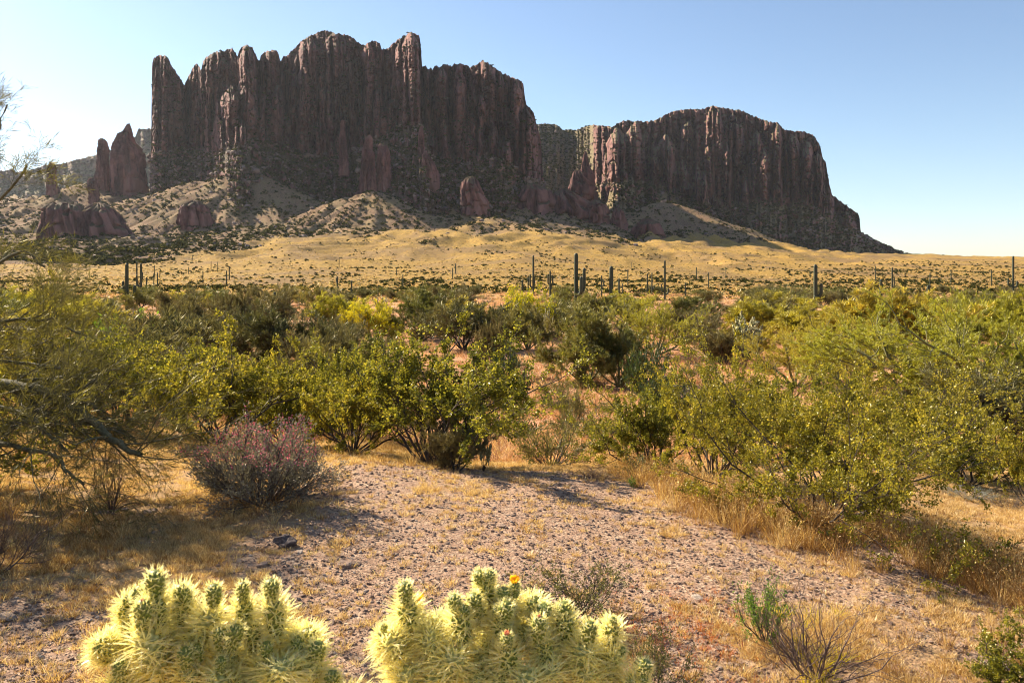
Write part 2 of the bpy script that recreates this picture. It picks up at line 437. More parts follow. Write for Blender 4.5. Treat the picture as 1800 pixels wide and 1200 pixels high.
# ------------------------------------------------------------------ mountains
def profile(pts, x):
    p = np.array(pts, float)
    return np.interp(x, p[:, 0], p[:, 1])
def relief(name, px, sky_py, foot_py, bot_py, dep, butts, lean, amp, rows_c, rows_t, seed, thick, jag=2.0, talus=1.3, lam=1.0, edge=(9, 9), smooth=False, edge_d=(150, 150), material=None, talus_amp=1.0, clefts=()):
    """one rock wall: every column has its own top, foot and distance; buttresses push rock forward; ribs,
    cracks and ledges come from noise; the wall closes over the top and down a back side"""
    n = len(px)
    d0 = dep
    mpp = d0 / F
    top = sky_py + (-jag * (fbm(px / 4.5 + seed, px * 0 + seed, 4, .6)) - jag * .8 * np.maximum(ridged(px / 9 + seed * 2, px * 0 + 3.3, 3), 0)) + jag * .4
    foot_py = foot_py + (9 * fbm(px / 12 + seed, px * 0 + 1, 3) + 5 * fbm(px / 4, px * 0 + seed, 2)) * (px[-1] - px > 70) * (foot_py - sky_py > 40)
    v = np.concatenate([np.linspace(0, 1, rows_c) ** .9, 1 + np.linspace(0, 1, rows_t + 1)[1:]])
    U, Vv = np.meshgrid(px, v, indexing='ij')
    T = top[:, None]; Fo = foot_py[:, None]; B = bot_py[:, None]
    py = np.where(Vv <= 1, T + (Fo - T) * Vv, Fo + (B - Fo) * (Vv - 1))
    # depth
    mp = mpp[:, None]
    lean_m = (lean if np.ndim(lean) else np.full(n, lean))[:, None]
    hgt = (Fo - py) * mp
    D = d0[:, None] + np.where(hgt > 0, hgt * lean_m, hgt * talus)
    cw = sstep(-6, 14, Fo - py) * (1 - .93 * sstep(.5, 1.3, lean_m))                     # 1 on the cliff, 0 on the talus
    pw = U + 2.6 * fbm(U / 26 + seed, py / 60, 3) + 1.0 * fbm(U / 6, py / 12 + seed, 2)
    b = np.zeros_like(U)
    for (cx, hw, tp, bulge) in butts:
        k = np.clip((py - tp) / 26, 0, 1) ** .55
        w = hw * (.55 + .45 * np.clip((py - tp) / 120, 0, 1)) * np.maximum(k, .02)
        s = np.clip(1 - ((pw - cx) / w) ** 2, 0, 1) ** .6
        b = np.maximum(b, bulge * s * np.where(py > tp, 1, 0) * (0.35 + .65 * k))
    ew = (sstep(0, edge[0], px - px[0]) * sstep(0, edge[1], px[-1] - px))[:, None]
    bf = np.where(py < Fo + 1, b, -1); kf = np.argmax(Vv[0] >= 1); bfoot = np.convolve(np.pad(b[:, kf], 12, mode='edge'), np.ones(25) / 25, 'valid')[:, None]
    D = D - 1.9 * (b * cw + bfoot * (1 - cw)) * ew - 22 * (1 - cw)
    wx = U + 2.8 * fbm(U / 30, py / 75 + seed, 4)
    def cells(w, hrow, amp_c, crk, sd):
        u = wx / (w * lam) + .3 * noise2(wx / (w * 1.7 * lam), py / 300 + sd) + sd; ci = np.floor(u).astype(int); fr = u - ci
        h1 = (_P[(ci * 7 + int(sd * 13)) & 511] / 511.0); rw = py / hrow + h1 * 7 + .25 * noise2(u * 2.1, py / 30) + .35 * (fr - .5) * (h1 - .5); rr_ = np.floor(rw).astype(int); fr2 = rw - rr_
        h2 = _P[(_P[ci & 511] + rr_) & 511] / 511.0
        edge_ = np.minimum(fr, 1 - fr)
        h3 = _P[(_P[(ci + 91) & 511] + rr_ * 3) & 511] / 511.0
        return amp_c * 1.5 * (fr - .5) * (h3 - .42) + amp_c * (h1 * .35 + h2 * .65 - .5) + amp_c * .35 * np.sqrt(np.clip(1 - (2 * fr - 1) ** 2, 0, 1)) - crk * np.exp(-(edge_ / .085) ** 2) * (h1 > .35) - crk * .7 * np.exp(-(np.minimum(fr2, 1 - fr2) * hrow / 1.5) ** 2) * (h2 > .3)
    rib = cells(27, 74, 52, 45, 1.7) + cells(12, 34, 28, 24, 5.3) + cells(5.5, 13, 13, 8, 9.1) + 12 * (ridged(wx / (26 * lam) + seed, py / 230, 3) - .3) + 6 * (ridged(wx / (10 * lam) + seed * 3, py / 110 + 5, 3) - .3) \
        + 7 * (ridged(wx / (4.2 * lam), py / 45 + seed, 3) - .3) + 4 * fbm(U / 2.6, py / 9 + 1, 2)
    cr = ridged(wx / (15 * lam) + seed * 5.1, py / 320 + 2, 2)
    rib = rib - 40 * sstep(.6, .92, cr)
    for cx, t0, t1, hw_, dp in clefts:
        sh = sstep(t0 - 14, t0 + 14, py) * sstep(t1 + 14, t1 - 14, py)
        rib = rib - .65 * dp * sh * np.exp(-((U + 3 * noise2(py / 38, py * 0 + cx) - cx) / hw_) ** 2)
    led = 15 * (ridged(U / 60 + 3 * noise2(U / 20, py / 20), py / 9 + seed, 3) - .3)
    D = D - (rib * amp + led * amp * .9) * cw
    tal = 12 * fbm(U / 14 + 3, py / 30 + seed, 4) + 12 * (ridged(U / 9 + (py / 60), py / 60, 3) - .3) + 2.5 * fbm(U / 2.2, py / 2.2, 3)
    rockp = sstep(.02, .34, fbm(U / 13 + 9 + seed, py / 12, 4)) * (lean_m < 1)
    D = D - tal * (1 - cw) * talus_amp - 24 * rockp * (1 - cw)
    # ends wrap round to the back
    el = edge_d[0] * (1 - np.sqrt(np.clip(1 - (1 - np.clip((px - px[0]) / edge[0], 0, 1)) ** 2, 0, 1)))
    er = edge_d[1] * (1 - np.sqrt(np.clip(1 - (1 - np.clip((px[-1] - px) / edge[1], 0, 1)) ** 2, 0, 1)))
    D = D + (el + er)[:, None]
    # rounded shoulder at the very top
    D = D + (5 * amp * np.exp(-np.clip(py - T, 0, None) / 4.0)) * (Vv <= 1)
    # back side
    Dm = D[:, :1]
    bp = np.stack([top + 1.2, top + 5, top + 10, bot_py], 1)
    bd = np.concatenate([Dm + thick * .12, Dm + thick * .5, Dm + thick, Dm + thick * 1.15], 1)
    bp[:, 3] = bot_py
    PY = np.concatenate([bp[:, ::-1], py], 1); DD = np.concatenate([bd[:, ::-1], D], 1)
    PXX = np.repeat(px[:, None], PY.shape[1], 1)
    PXX = PXX + np.concatenate([np.zeros((n, 4)), (1.2 * fbm(U / 9 + 50, py / 14, 3)) * (Vv > .03)], 1)
    X = (PXX - 900) / F * DD; Z = EYE + (HZ - PY) / F * DD
    V = np.stack([X, DD, Z], -1).reshape(-1, 3)
    m = PY.shape[1]
    idx = np.arange(n * m).reshape(n, m)
    q = np.stack([idx[:-1, :-1], idx[:-1, 1:], idx[1:, 1:], idx[1:, :-1]], -1).reshape(-1, 4)
    caps = [np.array([[idx[e, 4], idx[e, k], idx[e, k + 1]] for k in range(5, m - 1)]) for e in (0, -1)]
    tl_ = np.concatenate([np.zeros((n, 4)), (1 - cw) * (1 - rockp)], 1)
    me = mesh_from(name, V, [q] + caps, [material or M_rock], smooth=smooth, attrs={'talus': ('POINT', tl_)})
    o = obj(name, me)
    return o, (PXX[:, 4:], PY[:, 4:], DD[:, 4:], cw)

SKY1 = [(264,292),(266,270),(266.6,200),(267.5,112),(270,103),(275,99),(285,97),(294,100),(298,106),(303,118),(310,128),(318,138),(324,150),(330,137),(338,120),(346,111),(350,116),(353,124),(357,108),(364,99),(372,94),(385,90),(395,90),(402,86),(408,85),(413,92),(418,97),(422,86),(428,81),(434,78),(439,82),(444,84),(448,92),(453,104),(456,107),(459,97),(465,91),(472,90),(478,88),(486,89),(490,96),(493,107),(498,100),(505,98),(512,90),(520,82),(530,72),(545,63),(560,56),(570,53),(580,55),(590,59),(600,60),(612,62),(620,66),(628,73),(636,80),(644,77),(655,72),(662,72),(668,76),(671,88),(675,86),(679,84),(681,88),(690,76),(700,70),(710,63),(722,57),(731,59),(737,63),(739,75),(742,116),(745,117),(748,115),(752,121),(757,119),(760,122),(764,116),(770,116),(775,118),(779,112),(784,113),(790,116),(800,113),(810,112),(818,114),(826,118),(833,115),(838,113),(845,108),(850,107),(858,110),(866,117),(876,124),(888,131),(900,136),(910,139),(916,141),(920,150),(922,165),(926,186),(932,190),(938,198),(943,218),(948,235),(951,250),(953,290),(955,306),(957,330)]
FOOT1 = [(262,272),(290,268),(330,262),(350,268),(375,272),(400,262),(430,258),(460,262),(500,272),(540,285),(590,290),(620,280),(650,262),(680,250),(700,240),(730,235),(745,238),(760,290),(800,300),(830,290),(860,285),(900,300),(925,315),(960,325)]
BOT1 = [(255,345),(330,350),(430,370),(500,390),(640,400),(760,420),(900,425),(960,425)]
px1 = np.unique(np.concatenate([np.linspace(264, 957, 540), np.linspace(264, 272, 14), np.linspace(738, 743, 6), np.linspace(914, 957, 60)]))
dep1 = profile([(264,2100),(330,2170),(420,2060),(500,2160),(560,2190),(640,2170),(700,2130),(742,2060),(760,2130),(850,2080),(900,2090),(957,2150)], px1)
BUTT1 = [(292,30,98,25),(312,16,140,22),(322,12,182,25),(345,26,120,12),(378,40,90,40),(436,22,78,95),(405,38,150,110),(428,30,200,120),(470,18,92,45),(488,20,150,90),(505,16,205,80),(460,20,170,95),
 (545,40,64,60),(590,36,56,50),(530,28,120,80),(575,24,150,75),(612,20,110,70),(560,20,205,90),(598,12,214,100),(583,16,240,100),(648,18,72,60),(665,20,150,90),(640,16,195,90),(722,24,56,80),(700,14,76,60),(688,22,175,75),(660,12,185,90),(675,10,200,85),(706,28,120,50),
 (752,10,118,30),(776,17,116,70),(784,18,210,90),(812,24,130,80),(806,18,112,50),(843,18,158,95),(852,30,108,40),(868,18,215,100),(838,26,190,60),(822,26,225,95),(880,16,130,40),(908,16,138,60),(925,20,190,80),(936,18,215,70),(885,28,240,110),(760,26,232,110),(790,20,265,120),(748,8,222,135),(757,16,268,130),(858,22,268,120)]
o, R1 = relief('mountain', px1, profile(SKY1, px1), profile(FOOT1, px1) - 12 * sstep(380, 480, px1) * sstep(940, 880, px1), profile(BOT1, px1), dep1, BUTT1, .12, 1.0, 205, 46, 3.0, 420, jag=2.6, edge=(9, 26), edge_d=(80, 200), clefts=[(331,150,240,4,170),(373,165,225,3,120),(455,112,205,4,170),(502,125,200,3.5,150),(583,75,205,2.6,150),(560,150,230,2.5,110),(612,120,240,2.6,130),(638,110,240,3.5,170),(675,80,200,3,150),(744,122,225,4.5,230),(757,135,175,3,120),(791,130,255,3.2,220),(839,160,268,3,190),(881,225,300,3,150),(897,140,190,2.4,120),(770,210,290,3,150),(822,150,215,2.2,110),(420,190,255,2.5,110),(700,160,235,2.4,120),(915,190,280,2.6,120)])
tag(o, kind='structure')

SKY2 = [(935,215),(947,219),(956,217),(966,218),(975,219),(984,223),(991,229),(1002,228),(1014,229),(1020,226),(1030,222),(1044,219),(1060,221),(1075,223),(1085,218),(1095,213),(1104,211),(1112,214),(1122,212),(1131,214),(1142,213),(1154,210),(1165,204),(1178,198),(1190,194),(1209,192),(1225,192),(1238,192),(1243,188),(1255,186),(1264,189),(1271,190),(1285,192),(1302,194),(1318,201),(1333,207),(1350,213),(1362,216),(1367,215),(1373,221),(1378,228),(1390,230),(1402,231),(1413,231),(1424,235),(1432,240),(1440,252),(1443,262),(1445,274),(1452,287),(1454,300),(1457,320),(1462,341),(1470,348),(1485,359),(1500,370),(1508,375),(1511,383),(1512,398),(1513,408),(1530,417),(1547,425),(1575,438),(1596,446),(1620,456)]
FOOT2 = [(935,290),(970,300),(1000,320),(1050,330),(1080,322),(1120,318),(1160,330),(1200,345),(1260,368),(1300,362),(1350,355),(1400,360),(1440,370),(1470,385),(1505,408),(1513,413),(1560,440),(1620,462)]
BOT2 = [(935,425),(1100,425),(1200,430),(1350,450),(1500,470),(1620,480)]
px2 = np.unique(np.concatenate([np.linspace(935, 1620, 480), np.linspace(1428, 1462, 30), np.linspace(1505, 1516, 10)]))
dep2 = profile([(935,3000),(1000,2950),(1050,2860),(1080,2820),(1130,2840),(1200,2900),(1255,2820),(1300,2850),(1350,2800),(1400,2830),(1440,2850),(1470,2830),(1510,2840),(1620,2950)], px2)
BUTT2 = [(1085,30,225,130),(1115,26,214,110),(1170,28,236,140),(1150,20,260,130),(1140,20,225,60),(1210,30,214,60),(1200,22,280,140),(1236,16,300,170),(1226,14,290,140),(1250,14,188,90),(1262,14,192,70),(1290,26,200,60),(1280,18,250,90),(1330,22,230,100),(1365,18,218,90),(1345,20,260,110),(1310,16,310,130),(1395,26,240,60),(1420,24,250,90),(1440,16,270,90),(1455,20,330,70),(1490,26,372,80),(1205,16,330,160),(1240,12,345,190),(1095,16,280,150)]
lean2 = profile([(935,1.9),(1000,2.2),(1036,1.7),(1050,.3),(1100,.18),(1620,.18)], px2)
s2 = profile(SKY2, px2); f2 = np.maximum(profile(FOOT2, px2), s2 + 1.5); b2 = np.maximum(profile(BOT2, px2), f2 + 4)
o, R2 = relief('mesa', px2, s2, f2, b2, dep2, BUTT2, lean2, 1.15, 165, 60, 11.0, 600, jag=1.7, edge=(6, 60), edge_d=(60, 140), material=M_mesa, lam=1.0, clefts=[(1140,232,300,3.5,170),(1163,250,320,3,140),(1222,225,300,2.6,130),(1248,200,270,2.4,130),(1290,215,330,3,170),(1322,230,320,2.4,130),(1376,240,340,3.4,190),(1408,250,330,2.4,130),(1432,265,350,2.6,140)])
tag(o, kind='structure')

SKY3 = [(-420,330),(-200,318),(-60,306),(0,300),(20,297),(30,302),(50,300),(75,292),(80,289),(95,290),(115,286),(135,280),(160,275),(180,265),(195,262),(215,262),(230,247),(238,240),(244,226),(250,225),(256,228),(262,224),(275,228),(320,240)]
px3 = np.linspace(-420, 320, 300)
s3 = profile(SKY3, px3)
o, R3 = relief('far_ridge', px3, s3, s3 + 26 + 6 * fbm(px3 / 30, px3 * 0, 2), np.full(len(px3), 372.), np.full(len(px3), 4300.), [(250, 10, 226, 60), (200, 30, 280, 80), (130, 30, 300, 90), (60, 30, 305, 80)],
                .5, 1.1, 50, 34, 21.0, 500, jag=2.0, edge=(9, 9), material=M_far, lam=.8, talus_amp=3)
tag(o, kind='structure')

# ------------------------------------------------------------------ free-standing rocks
def spire(name, outline, D, thick, label, cat, group=None, seed=1, rows=80, sides=64, amp=1.0, lam=1.0):
    """outline: (row, left px, right px) from the top down; real depth = thick x width; base sunk in the slope"""
    ol = np.array(outline, float)
    ol[-1, 1] = ol[-2, 1] - 1; ol[-1, 2] = ol[-2, 2] + 1
    py = np.linspace(ol[0, 0], ol[-1, 0], rows)
    L = np.interp(py, ol[:, 0], ol[:, 1]); Rr = np.interp(py, ol[:, 0], ol[:, 2])
    mp = D / F
    cx = ((L + Rr) / 2 - 900) * mp; w = (Rr - L) / 2 * mp
    z = EYE + (HZ - py) * mp
    a = np.linspace(0, 2 * math.pi, sides, endpoint=False)
    A, W = np.meshgrid(a, w, indexing='ij'); Zm = np.repeat(z[None], sides, 0); CX = np.repeat(cx[None], sides, 0)
    px_, py_ = np.cos(A), np.sin(A)
    sc = w.max()
    p3 = np.stack([px_ * 1.6 / lam + seed * 3, py_ * 1.6 / lam, Zm / (sc * 2.6) + seed], -1)
    p4 = np.stack([px_ * 4.0 / lam + seed * 3, py_ * 4.0 / lam, Zm / (sc * 1.3) + seed], -1)
    p5 = p4 * np.array([2.1, 2.1, .5])
    nz = .35 * noise3(p3) - .5 * np.abs(noise3(p4)) - .42 * np.abs(noise3(p5)) - .25 * np.abs(noise3(p5 * 2.1 + 3)) + .12 * noise3(p4 * 4.3) + .14
    ua = A / (2 * math.pi) * 11 + .5 * noise3(p3 * 1.3); ci = np.floor(ua).astype(int) % 11; fr = ua - np.floor(ua)
    h1 = _P[(ci * 5 + int(seed * 17)) & 511] / 511.0; ri = np.floor(Zm / (sc * .9) + h1 * 5).astype(int); h2 = _P[(_P[ci] + ri) & 511] / 511.0
    rf = Zm / (sc * .9) + h1 * 5; rf = rf - np.floor(rf)
    nz = nz - .30 * np.exp(-(np.minimum(rf, 1 - rf) / .07) ** 2) * (h2 > .4)
    nz = nz + .42 * (h1 * .5 + h2 * .5 - .5) - .45 * np.exp(-(np.minimum(fr, 1 - fr) / .09) ** 2)
    rr = 1 + amp * 1.5 * nz
    wt = max(thick * w.max(), 1)
    wy = np.repeat((w * .6 + w.max() * .4 * np.minimum(1, np.linspace(0, 1, rows) * 6))[None], sides, 0) * thick
    X = CX + px_ * W * (1 + (rr - 1) * .6); Y = py_ * wy * rr * 1.2
    z0 = z[-1]
    V = np.stack([X, Y, Zm + .12 * sc * noise3(p4 * 1.5)], -1).reshape(-1, 3)
    c = np.array([cx[-1], 0, z0])
    V = V - c
    idx = np.arange(sides * rows).reshape(sides, rows); nx = np.roll(idx, -1, 0)
    q = np.stack([idx[:, :-1], idx[:, 1:], nx[:, 1:], nx[:, :-1]], -1).reshape(-1, 4)
    nv = len(V); V = np.vstack([V, [[cx[0] - c[0], 0, z[0] - z0 + w[0] * .4]]])
    t = np.stack([np.full(sides, nv), idx[:, 0], nx[:, 0]], -1)
    me = mesh_from(name, V, [q, t], [M_rock])
    o = obj(name, me, loc=(c[0], D, c[2]))
    return tag(o, label, cat, group)
G = 'rock spires below the big cliff'
spire('rock_spire', [(244,176,180),(247,173,187),(262,172,190),(285,170,190),(305,167,190),(325,164,191),(345,160,196)], 2080, .9, 'tall finger-shaped rock spire with a rounded top beside the broad pinnacle', 'rock spire', G, 1, amp=.5)
spire('rock_spire', [(219,223,228),(226,219,230),(235,217,231),(240,209,233),(252,202,236),(262,199,248),(275,197,254),(300,197,256),(322,198,258),(350,190,262)], 2080, .8, 'broad rock pinnacle with a thin crooked horn on its top', 'rock spire', G, 2, rows=70, amp=.4)
spire('rock_spire', [(286,87,95),(292,85,97),(310,84,98),(325,84,99),(332,82,104),(350,76,112)], 2000, .9, 'short lone dark spire standing on the far left slope', 'rock spire', G, 3, amp=.5)
spire('rock_spire', [(313,157,163),(317,154,170),(335,153,173),(348,156,174),(370,150,184)], 1960, .9, 'small stubby spire at the foot of the finger-shaped one', 'rock spire', G, 4, amp=.6)
spire('rock_spire', [(252,448,451),(258,444,454),(272,440,458),(288,438,460),(305,438,462),(330,434,468)], 1860, .9, 'pointed spire at the apex of the pale scree fan', 'rock spire', G, 5, amp=.6)
spire('rock_spire', [(212,600,605),(218,598,606),(240,597,607),(262,596,610),(290,596,614),(310,594,620)], 1900, .9, 'slender spire leaning on the middle of the big cliff', 'rock spire', G, 6, amp=.5)
cl = [(238,648,652),(244,642,655),(262,637,655),(300,634,654),(328,630,654),(350,626,658)]
spire('rock_spire', cl, 1790, .9, 'leftmost column of the clustered rock towers, pointed on top', 'rock spire', 'clustered rock towers', 7, amp=.45)
spire('rock_spire', [(264,649,655),(269,647,659),(290,647,660),(318,646,662),(350,642,668)], 1770, .9, 'low middle column of the clustered rock towers', 'rock spire', 'clustered rock towers', 8, amp=.5)
spire('rock_spire', [(252,668,672),(257,665,682),(270,664,686),(300,662,687),(318,662,688),(350,658,694)], 1785, .9, 'wide flat-topped column of the clustered rock towers', 'rock spire', 'clustered rock towers', 9, amp=.45)
spire('rock_spire', [(222,739,743),(228,736,744),(250,735,746),(280,736,748),(312,734,752)], 1840, .9, 'needle spire with a blunt top in front of the cliff notch', 'rock spire', G, 10, amp=.5)
spire('rock_spire', [(265,745,750),(275,742,756),(290,740,766),(310,739,775),(340,736,790)], 1810, .9, 'squat conical spire beside the needle spire', 'rock spire', G, 11, amp=.5)
spire('rock_outcrop', [(314,818,838),(320,812,842),(332,810,846),(345,809,854),(358,808,864),(380,806,875)], 1690, .8, 'rust brown rounded outcrop below the right half of the cliff', 'rock outcrop', None, 12, amp=.5, lam=1.3)
spire('rock_outcrop', [(355,330,352),(361,318,360),(375,313,368),(390,312,374),(402,314,376),(420,312,380)], 1500, .8, 'round dark boulder outcrop alone on the left slope', 'rock outcrop', None, 13, amp=.55, lam=1.5)
spire('rock_outcrop', [(357,92,100),(361,88,140),(372,82,150),(395,80,158),(415,78,168),(435,75,180)], 1380, .9, 'left block of the long dark outcrop on the lower slope', 'rock outcrop', 'dark outcrops on the lower slope', 14, amp=.6, lam=1.1)
spire('rock_outcrop', [(361,158,186),(368,150,198),(380,140,208),(395,138,220),(412,132,230),(435,130,240)], 1390, .9, 'right block of the long dark outcrop, sloping to the right', 'rock outcrop', 'dark outcrops on the lower slope', 15, amp=.6, lam=1.1)
spire('rock_outcrop', [(326,925,950),(334,920,968),(348,912,975),(360,905,985),(385,895,1000)], 1850, .8, 'broad brown bluff at the right toe of the cliff', 'rock outcrop', None, 16, amp=.6, lam=1.2)
spire('rock_outcrop', [(334,985,998),(342,972,1015),(356,965,1040),(372,960,1060),(395,960,1075)], 1850, .8, 'dark shaded bluff stepping down beyond the brown bluff', 'rock outcrop', None, 17, amp=.6, lam=1.2)
spire('rock_outcrop', [(353,1040,1052),(362,1032,1066),(378,1030,1072),(400,1020,1086)], 1800, .9, 'small dark knob between the two low bluffs', 'rock outcrop', None, 18, amp=.6)
spire('rock_outcrop', [(366,1082,1090),(372,1077,1096),(385,1074,1101),(394,1072,1106),(410,1068,1112)], 1780, .9, 'pointed mauve rock right of the shaded bluff', 'rock outcrop', None, 19, amp=.5)
spire('rock_outcrop', [(387,1128,1148),(393,1120,1158),(405,1112,1166),(418,1106,1172),(432,1098,1180)], 1720, .9, 'low black jagged outcrop at the end of the shaded ridge', 'rock outcrop', None, 20, amp=.9, lam=.9)
spire('rock_spire', [(266,1028,1031),(274,1025,1033),(290,1022,1036),(308,1018,1046),(330,1006,1056)], 2700, .8, 'stepped spire in front of the left slope of the mesa', 'rock spire', None, 21, amp=.5)
spire('rock_outcrop', [(300,1010,1020),(312,1004,1030),(330,1000,1050),(352,998,1062)], 2680, .7, 'brown crag at the foot of the stepped spire', 'rock outcrop', None, 22, amp=.6)
spire('rock_outcrop', [(322,1072,1080),(330,1064,1092),(345,1062,1100),(368,1058,1110)], 2600, .7, 'rounded tan crag below the left buttress of the mesa', 'rock outcrop', None, 23, amp=.6)
spire('rock_outcrop', [(404,934,942),(408,926,950),(418,922,956),(428,918,960)], 1500, .9, 'small pinkish boulder on the slope under the bluffs', 'rock outcrop', None, 24, amp=.6)
spire('rock_outcrop', [(344,700,712),(352,694,726),(366,690,735),(385,686,742)], 1690, .8, 'reddish hump just right of the clustered rock towers', 'rock outcrop', None, 25, amp=.6)
# haze
def haze(density=1.15e-5):
    m, t, nodes, links = mat('air')
    v = N(t, 'ShaderNodeVolumePrincipled'); v.inputs['Density'].default_value = density
    v.inputs['Color'].default_value = (.80, .88, 1.0, 1); v.inputs['Anisotropy'].default_value = .35
    out = N(t, 'ShaderNodeOutputMaterial'); links.new(v.outputs[0], out.inputs[1])
    x0, x1, y0, y1, z0, z1 = -7400, 7400, -7400, 7400, -260, 900
    V = [(x, y, z) for x in (x0, x1) for y in (y0, y1) for z in (z0, z1)]
    Fq = np.array([[0, 1, 3, 2], [4, 6, 7, 5], [0, 4, 5, 1], [2, 3, 7, 6], [0, 2, 6, 4], [1, 5, 7, 3]])
    o = obj('haze', mesh_from('haze', V, [Fq], [m]))
    tag(o, 'thin bluish air over the desert and mountains', 'haze', kind='stuff')
haze()
# ------------------------------------------------------------------ plant builder
def unit(v):
    l = math.sqrt(v[0] * v[0] + v[1] * v[1] + v[2] * v[2]) or 1e-9
    return (v[0] / l, v[1] / l, v[2] / l)
def tilt(d, ang, az):
    """direction d turned by ang away from itself, towards azimuth az"""
    a = (0, 0, 1) if abs(d[2]) < .9 else (1, 0, 0)
    u = unit((d[1] * a[2] - d[2] * a[1], d[2] * a[0] - d[0] * a[2], d[0] * a[1] - d[1] * a[0]))
    w = (d[1] * u[2] - d[2] * u[1], d[2] * u[0] - d[0] * u[2], d[0] * u[1] - d[1] * u[0])
    s, c = math.sin(ang), math.cos(ang); ca, sa = math.cos(az), math.sin(az)
    return unit(tuple(d[i] * c + (u[i] * ca + w[i] * sa) * s for i in range(3)))
class Plant:
    def __init__(s, seed):
        s.r = random.Random(seed); s.nr = np.random.RandomState(seed)
        s.poly = []; s.tips = []
    def grow(s, p, d, L, r, lev, spec):
        """spec: list of dicts by level: n children, seg, wander, up, ratio, angle, t0"""
        q = spec[lev]; R = s.r
        k = q.get('seg', 5); w = q.get('wander', .15); up = q.get('up', .05)
        pts = [p]; rad = [r]; dirs = [d]
        for i in range(k):
            d = unit((d[0] + R.gauss(0, w), d[1] + R.gauss(0, w), d[2] + R.gauss(0, w) + up))
            st = L / k
            p = (p[0] + d[0] * st, p[1] + d[1] * st, max(p[2] + d[2] * st, .01))
            pts.append(p); dirs.append(d); rad.append(r * (1 - (1 - q.get('taper', .45)) * (i + 1) / k))
        s.poly.append((pts, rad))
        if lev + 1 >= len(spec):
            s.tips.append((pts, dirs)); return
        n = q['n']; n = n if isinstance(n, int) else R.randint(*n)
        for c in range(n):
            t = q.get('t0', .3) + (1 - q.get('t0', .3)) * (c + R.random()) / n
            f = t * k; i = min(int(f), k - 1); f -= i
            pp = tuple(pts[i][j] + (pts[i + 1][j] - pts[i][j]) * f for j in range(3))
            a = q.get('angle', .6) * R.uniform(.6, 1.3)
            dd = tilt(dirs[i + 1], a, R.uniform(0, 6.283))
            s.grow(pp, dd, L * q.get('ratio', .5) * R.uniform(.65, 1.2) * (1.15 - .4 * t), rad[i] * q.get('rr', .55), lev + 1, spec)
        s.grow(pts[-1], dirs[-1], L * q.get('ratio', .5), rad[-1], lev + 1, spec)
    def sample_tips(s, n):
        """n points, and directions, along the last-level branches"""
        A = np.array([t[0] for t in s.tips]); Dv = np.array([t[1] for t in s.tips])
        i = s.nr.randint(0, len(A), n); k = A.shape[1] - 1
        f = s.nr.uniform(0, 1, n) ** .8 * k; j = np.minimum(f.astype(int), k - 1); f = (f - j)[:, None]
        return A[i, j] * (1 - f) + A[i, j + 1] * f, Dv[i, j + 1], i
def tubes(polys, sides=4, big_sides=7, big=.012):
    VV = []; FF = []; off = 0
    for pts, rad in polys:
        ns = big_sides if rad[0] > big else sides
        P = np.array(pts, float); R = np.array(rad, float)
        T = np.gradient(P, axis=0); T /= np.linalg.norm(T, axis=1)[:, None] + 1e-9
        ref = np.array([.31, .17, .93]) if abs(T[0, 2]) < .8 else np.array([.93, .31, .17])
        U = np.cross(T, ref); U /= np.linalg.norm(U, axis=1)[:, None] + 1e-9
        W = np.cross(T, U)
        a = np.linspace(0, 2 * math.pi, ns, endpoint=False)
        ring = P[:, None] + R[:, None, None] * (np.cos(a)[None, :, None] * U[:, None] + np.sin(a)[None, :, None] * W[:, None])
        n = len(P)
        idx = off + np.arange(n * ns).reshape(n, ns); nx = np.roll(idx, -1, 1)
        FF.append(np.stack([idx[:-1], nx[:-1], nx[1:], idx[1:]], -1).reshape(-1, 4))
        VV.append(ring.reshape(-1, 3)); off += n * ns
    return np.concatenate(VV), np.concatenate(FF)
def prisms(P0, P1, r0, r1, rs):
    """thin three-sided twigs, all at once"""
    n = len(P0); T = P1 - P0; T = T / (np.linalg.norm(T, axis=1)[:, None] + 1e-9)
    ref = rs.normal(size=(n, 3)); U = np.cross(T, ref); U /= np.linalg.norm(U, axis=1)[:, None] + 1e-9; W = np.cross(T, U)
    V = []
    for P, r in ((P0, r0), (P1, r1)):
        for k in range(3):
            a = k * 2.0944
            V.append(P + np.reshape(r, (-1, 1)) * (math.cos(a) * U + math.sin(a) * W))
    V = np.stack(V, 1).reshape(-1, 3)
    b = np.arange(n)[:, None] * 6
    F_ = np.concatenate([b + np.array([k, (k + 1) % 3, 3 + (k + 1) % 3, 3 + k]) for k in range(3)])
    return V, F_
def leaves(P, Dn, L, W, rs, curl=.25):
    """pointed leaves of two triangles folded on the midrib: base, side, tip, side"""
    n = len(P)
    Dn = Dn / (np.linalg.norm(Dn, axis=1)[:, None] + 1e-9)
    ref = rs.normal(size=(n, 3)); U = np.cross(Dn, ref); U /= np.linalg.norm(U, axis=1)[:, None] + 1e-9; Nn = np.cross(Dn, U)
    L = np.reshape(L, (-1, 1)); W = np.reshape(W, (-1, 1))
    V = np.stack([P, P + Dn * L * .5 + U * W + Nn * L * curl * .4, P + Dn * L, P + Dn * L * .5 - U * W + Nn * L * curl * .4], 1).reshape(-1, 3)
    b = np.arange(n)[:, None] * 4
    return V, np.concatenate([b + np.array([0, 1, 2]), b + np.array([0, 2, 3])])
def rnd_attr(rs, n, k): return np.tile(rs.uniform(0, 1, n), k)
def clump_attr(P, rs, k, lam):
    """leaf shade: own chance plus the shade of its clump"""
    c = .5 + .55 * noise3(P / lam + 3.1) 
    return np.tile(np.clip(.55 * c + .45 * rs.uniform(0, 1, len(P)), 0, 1), k)
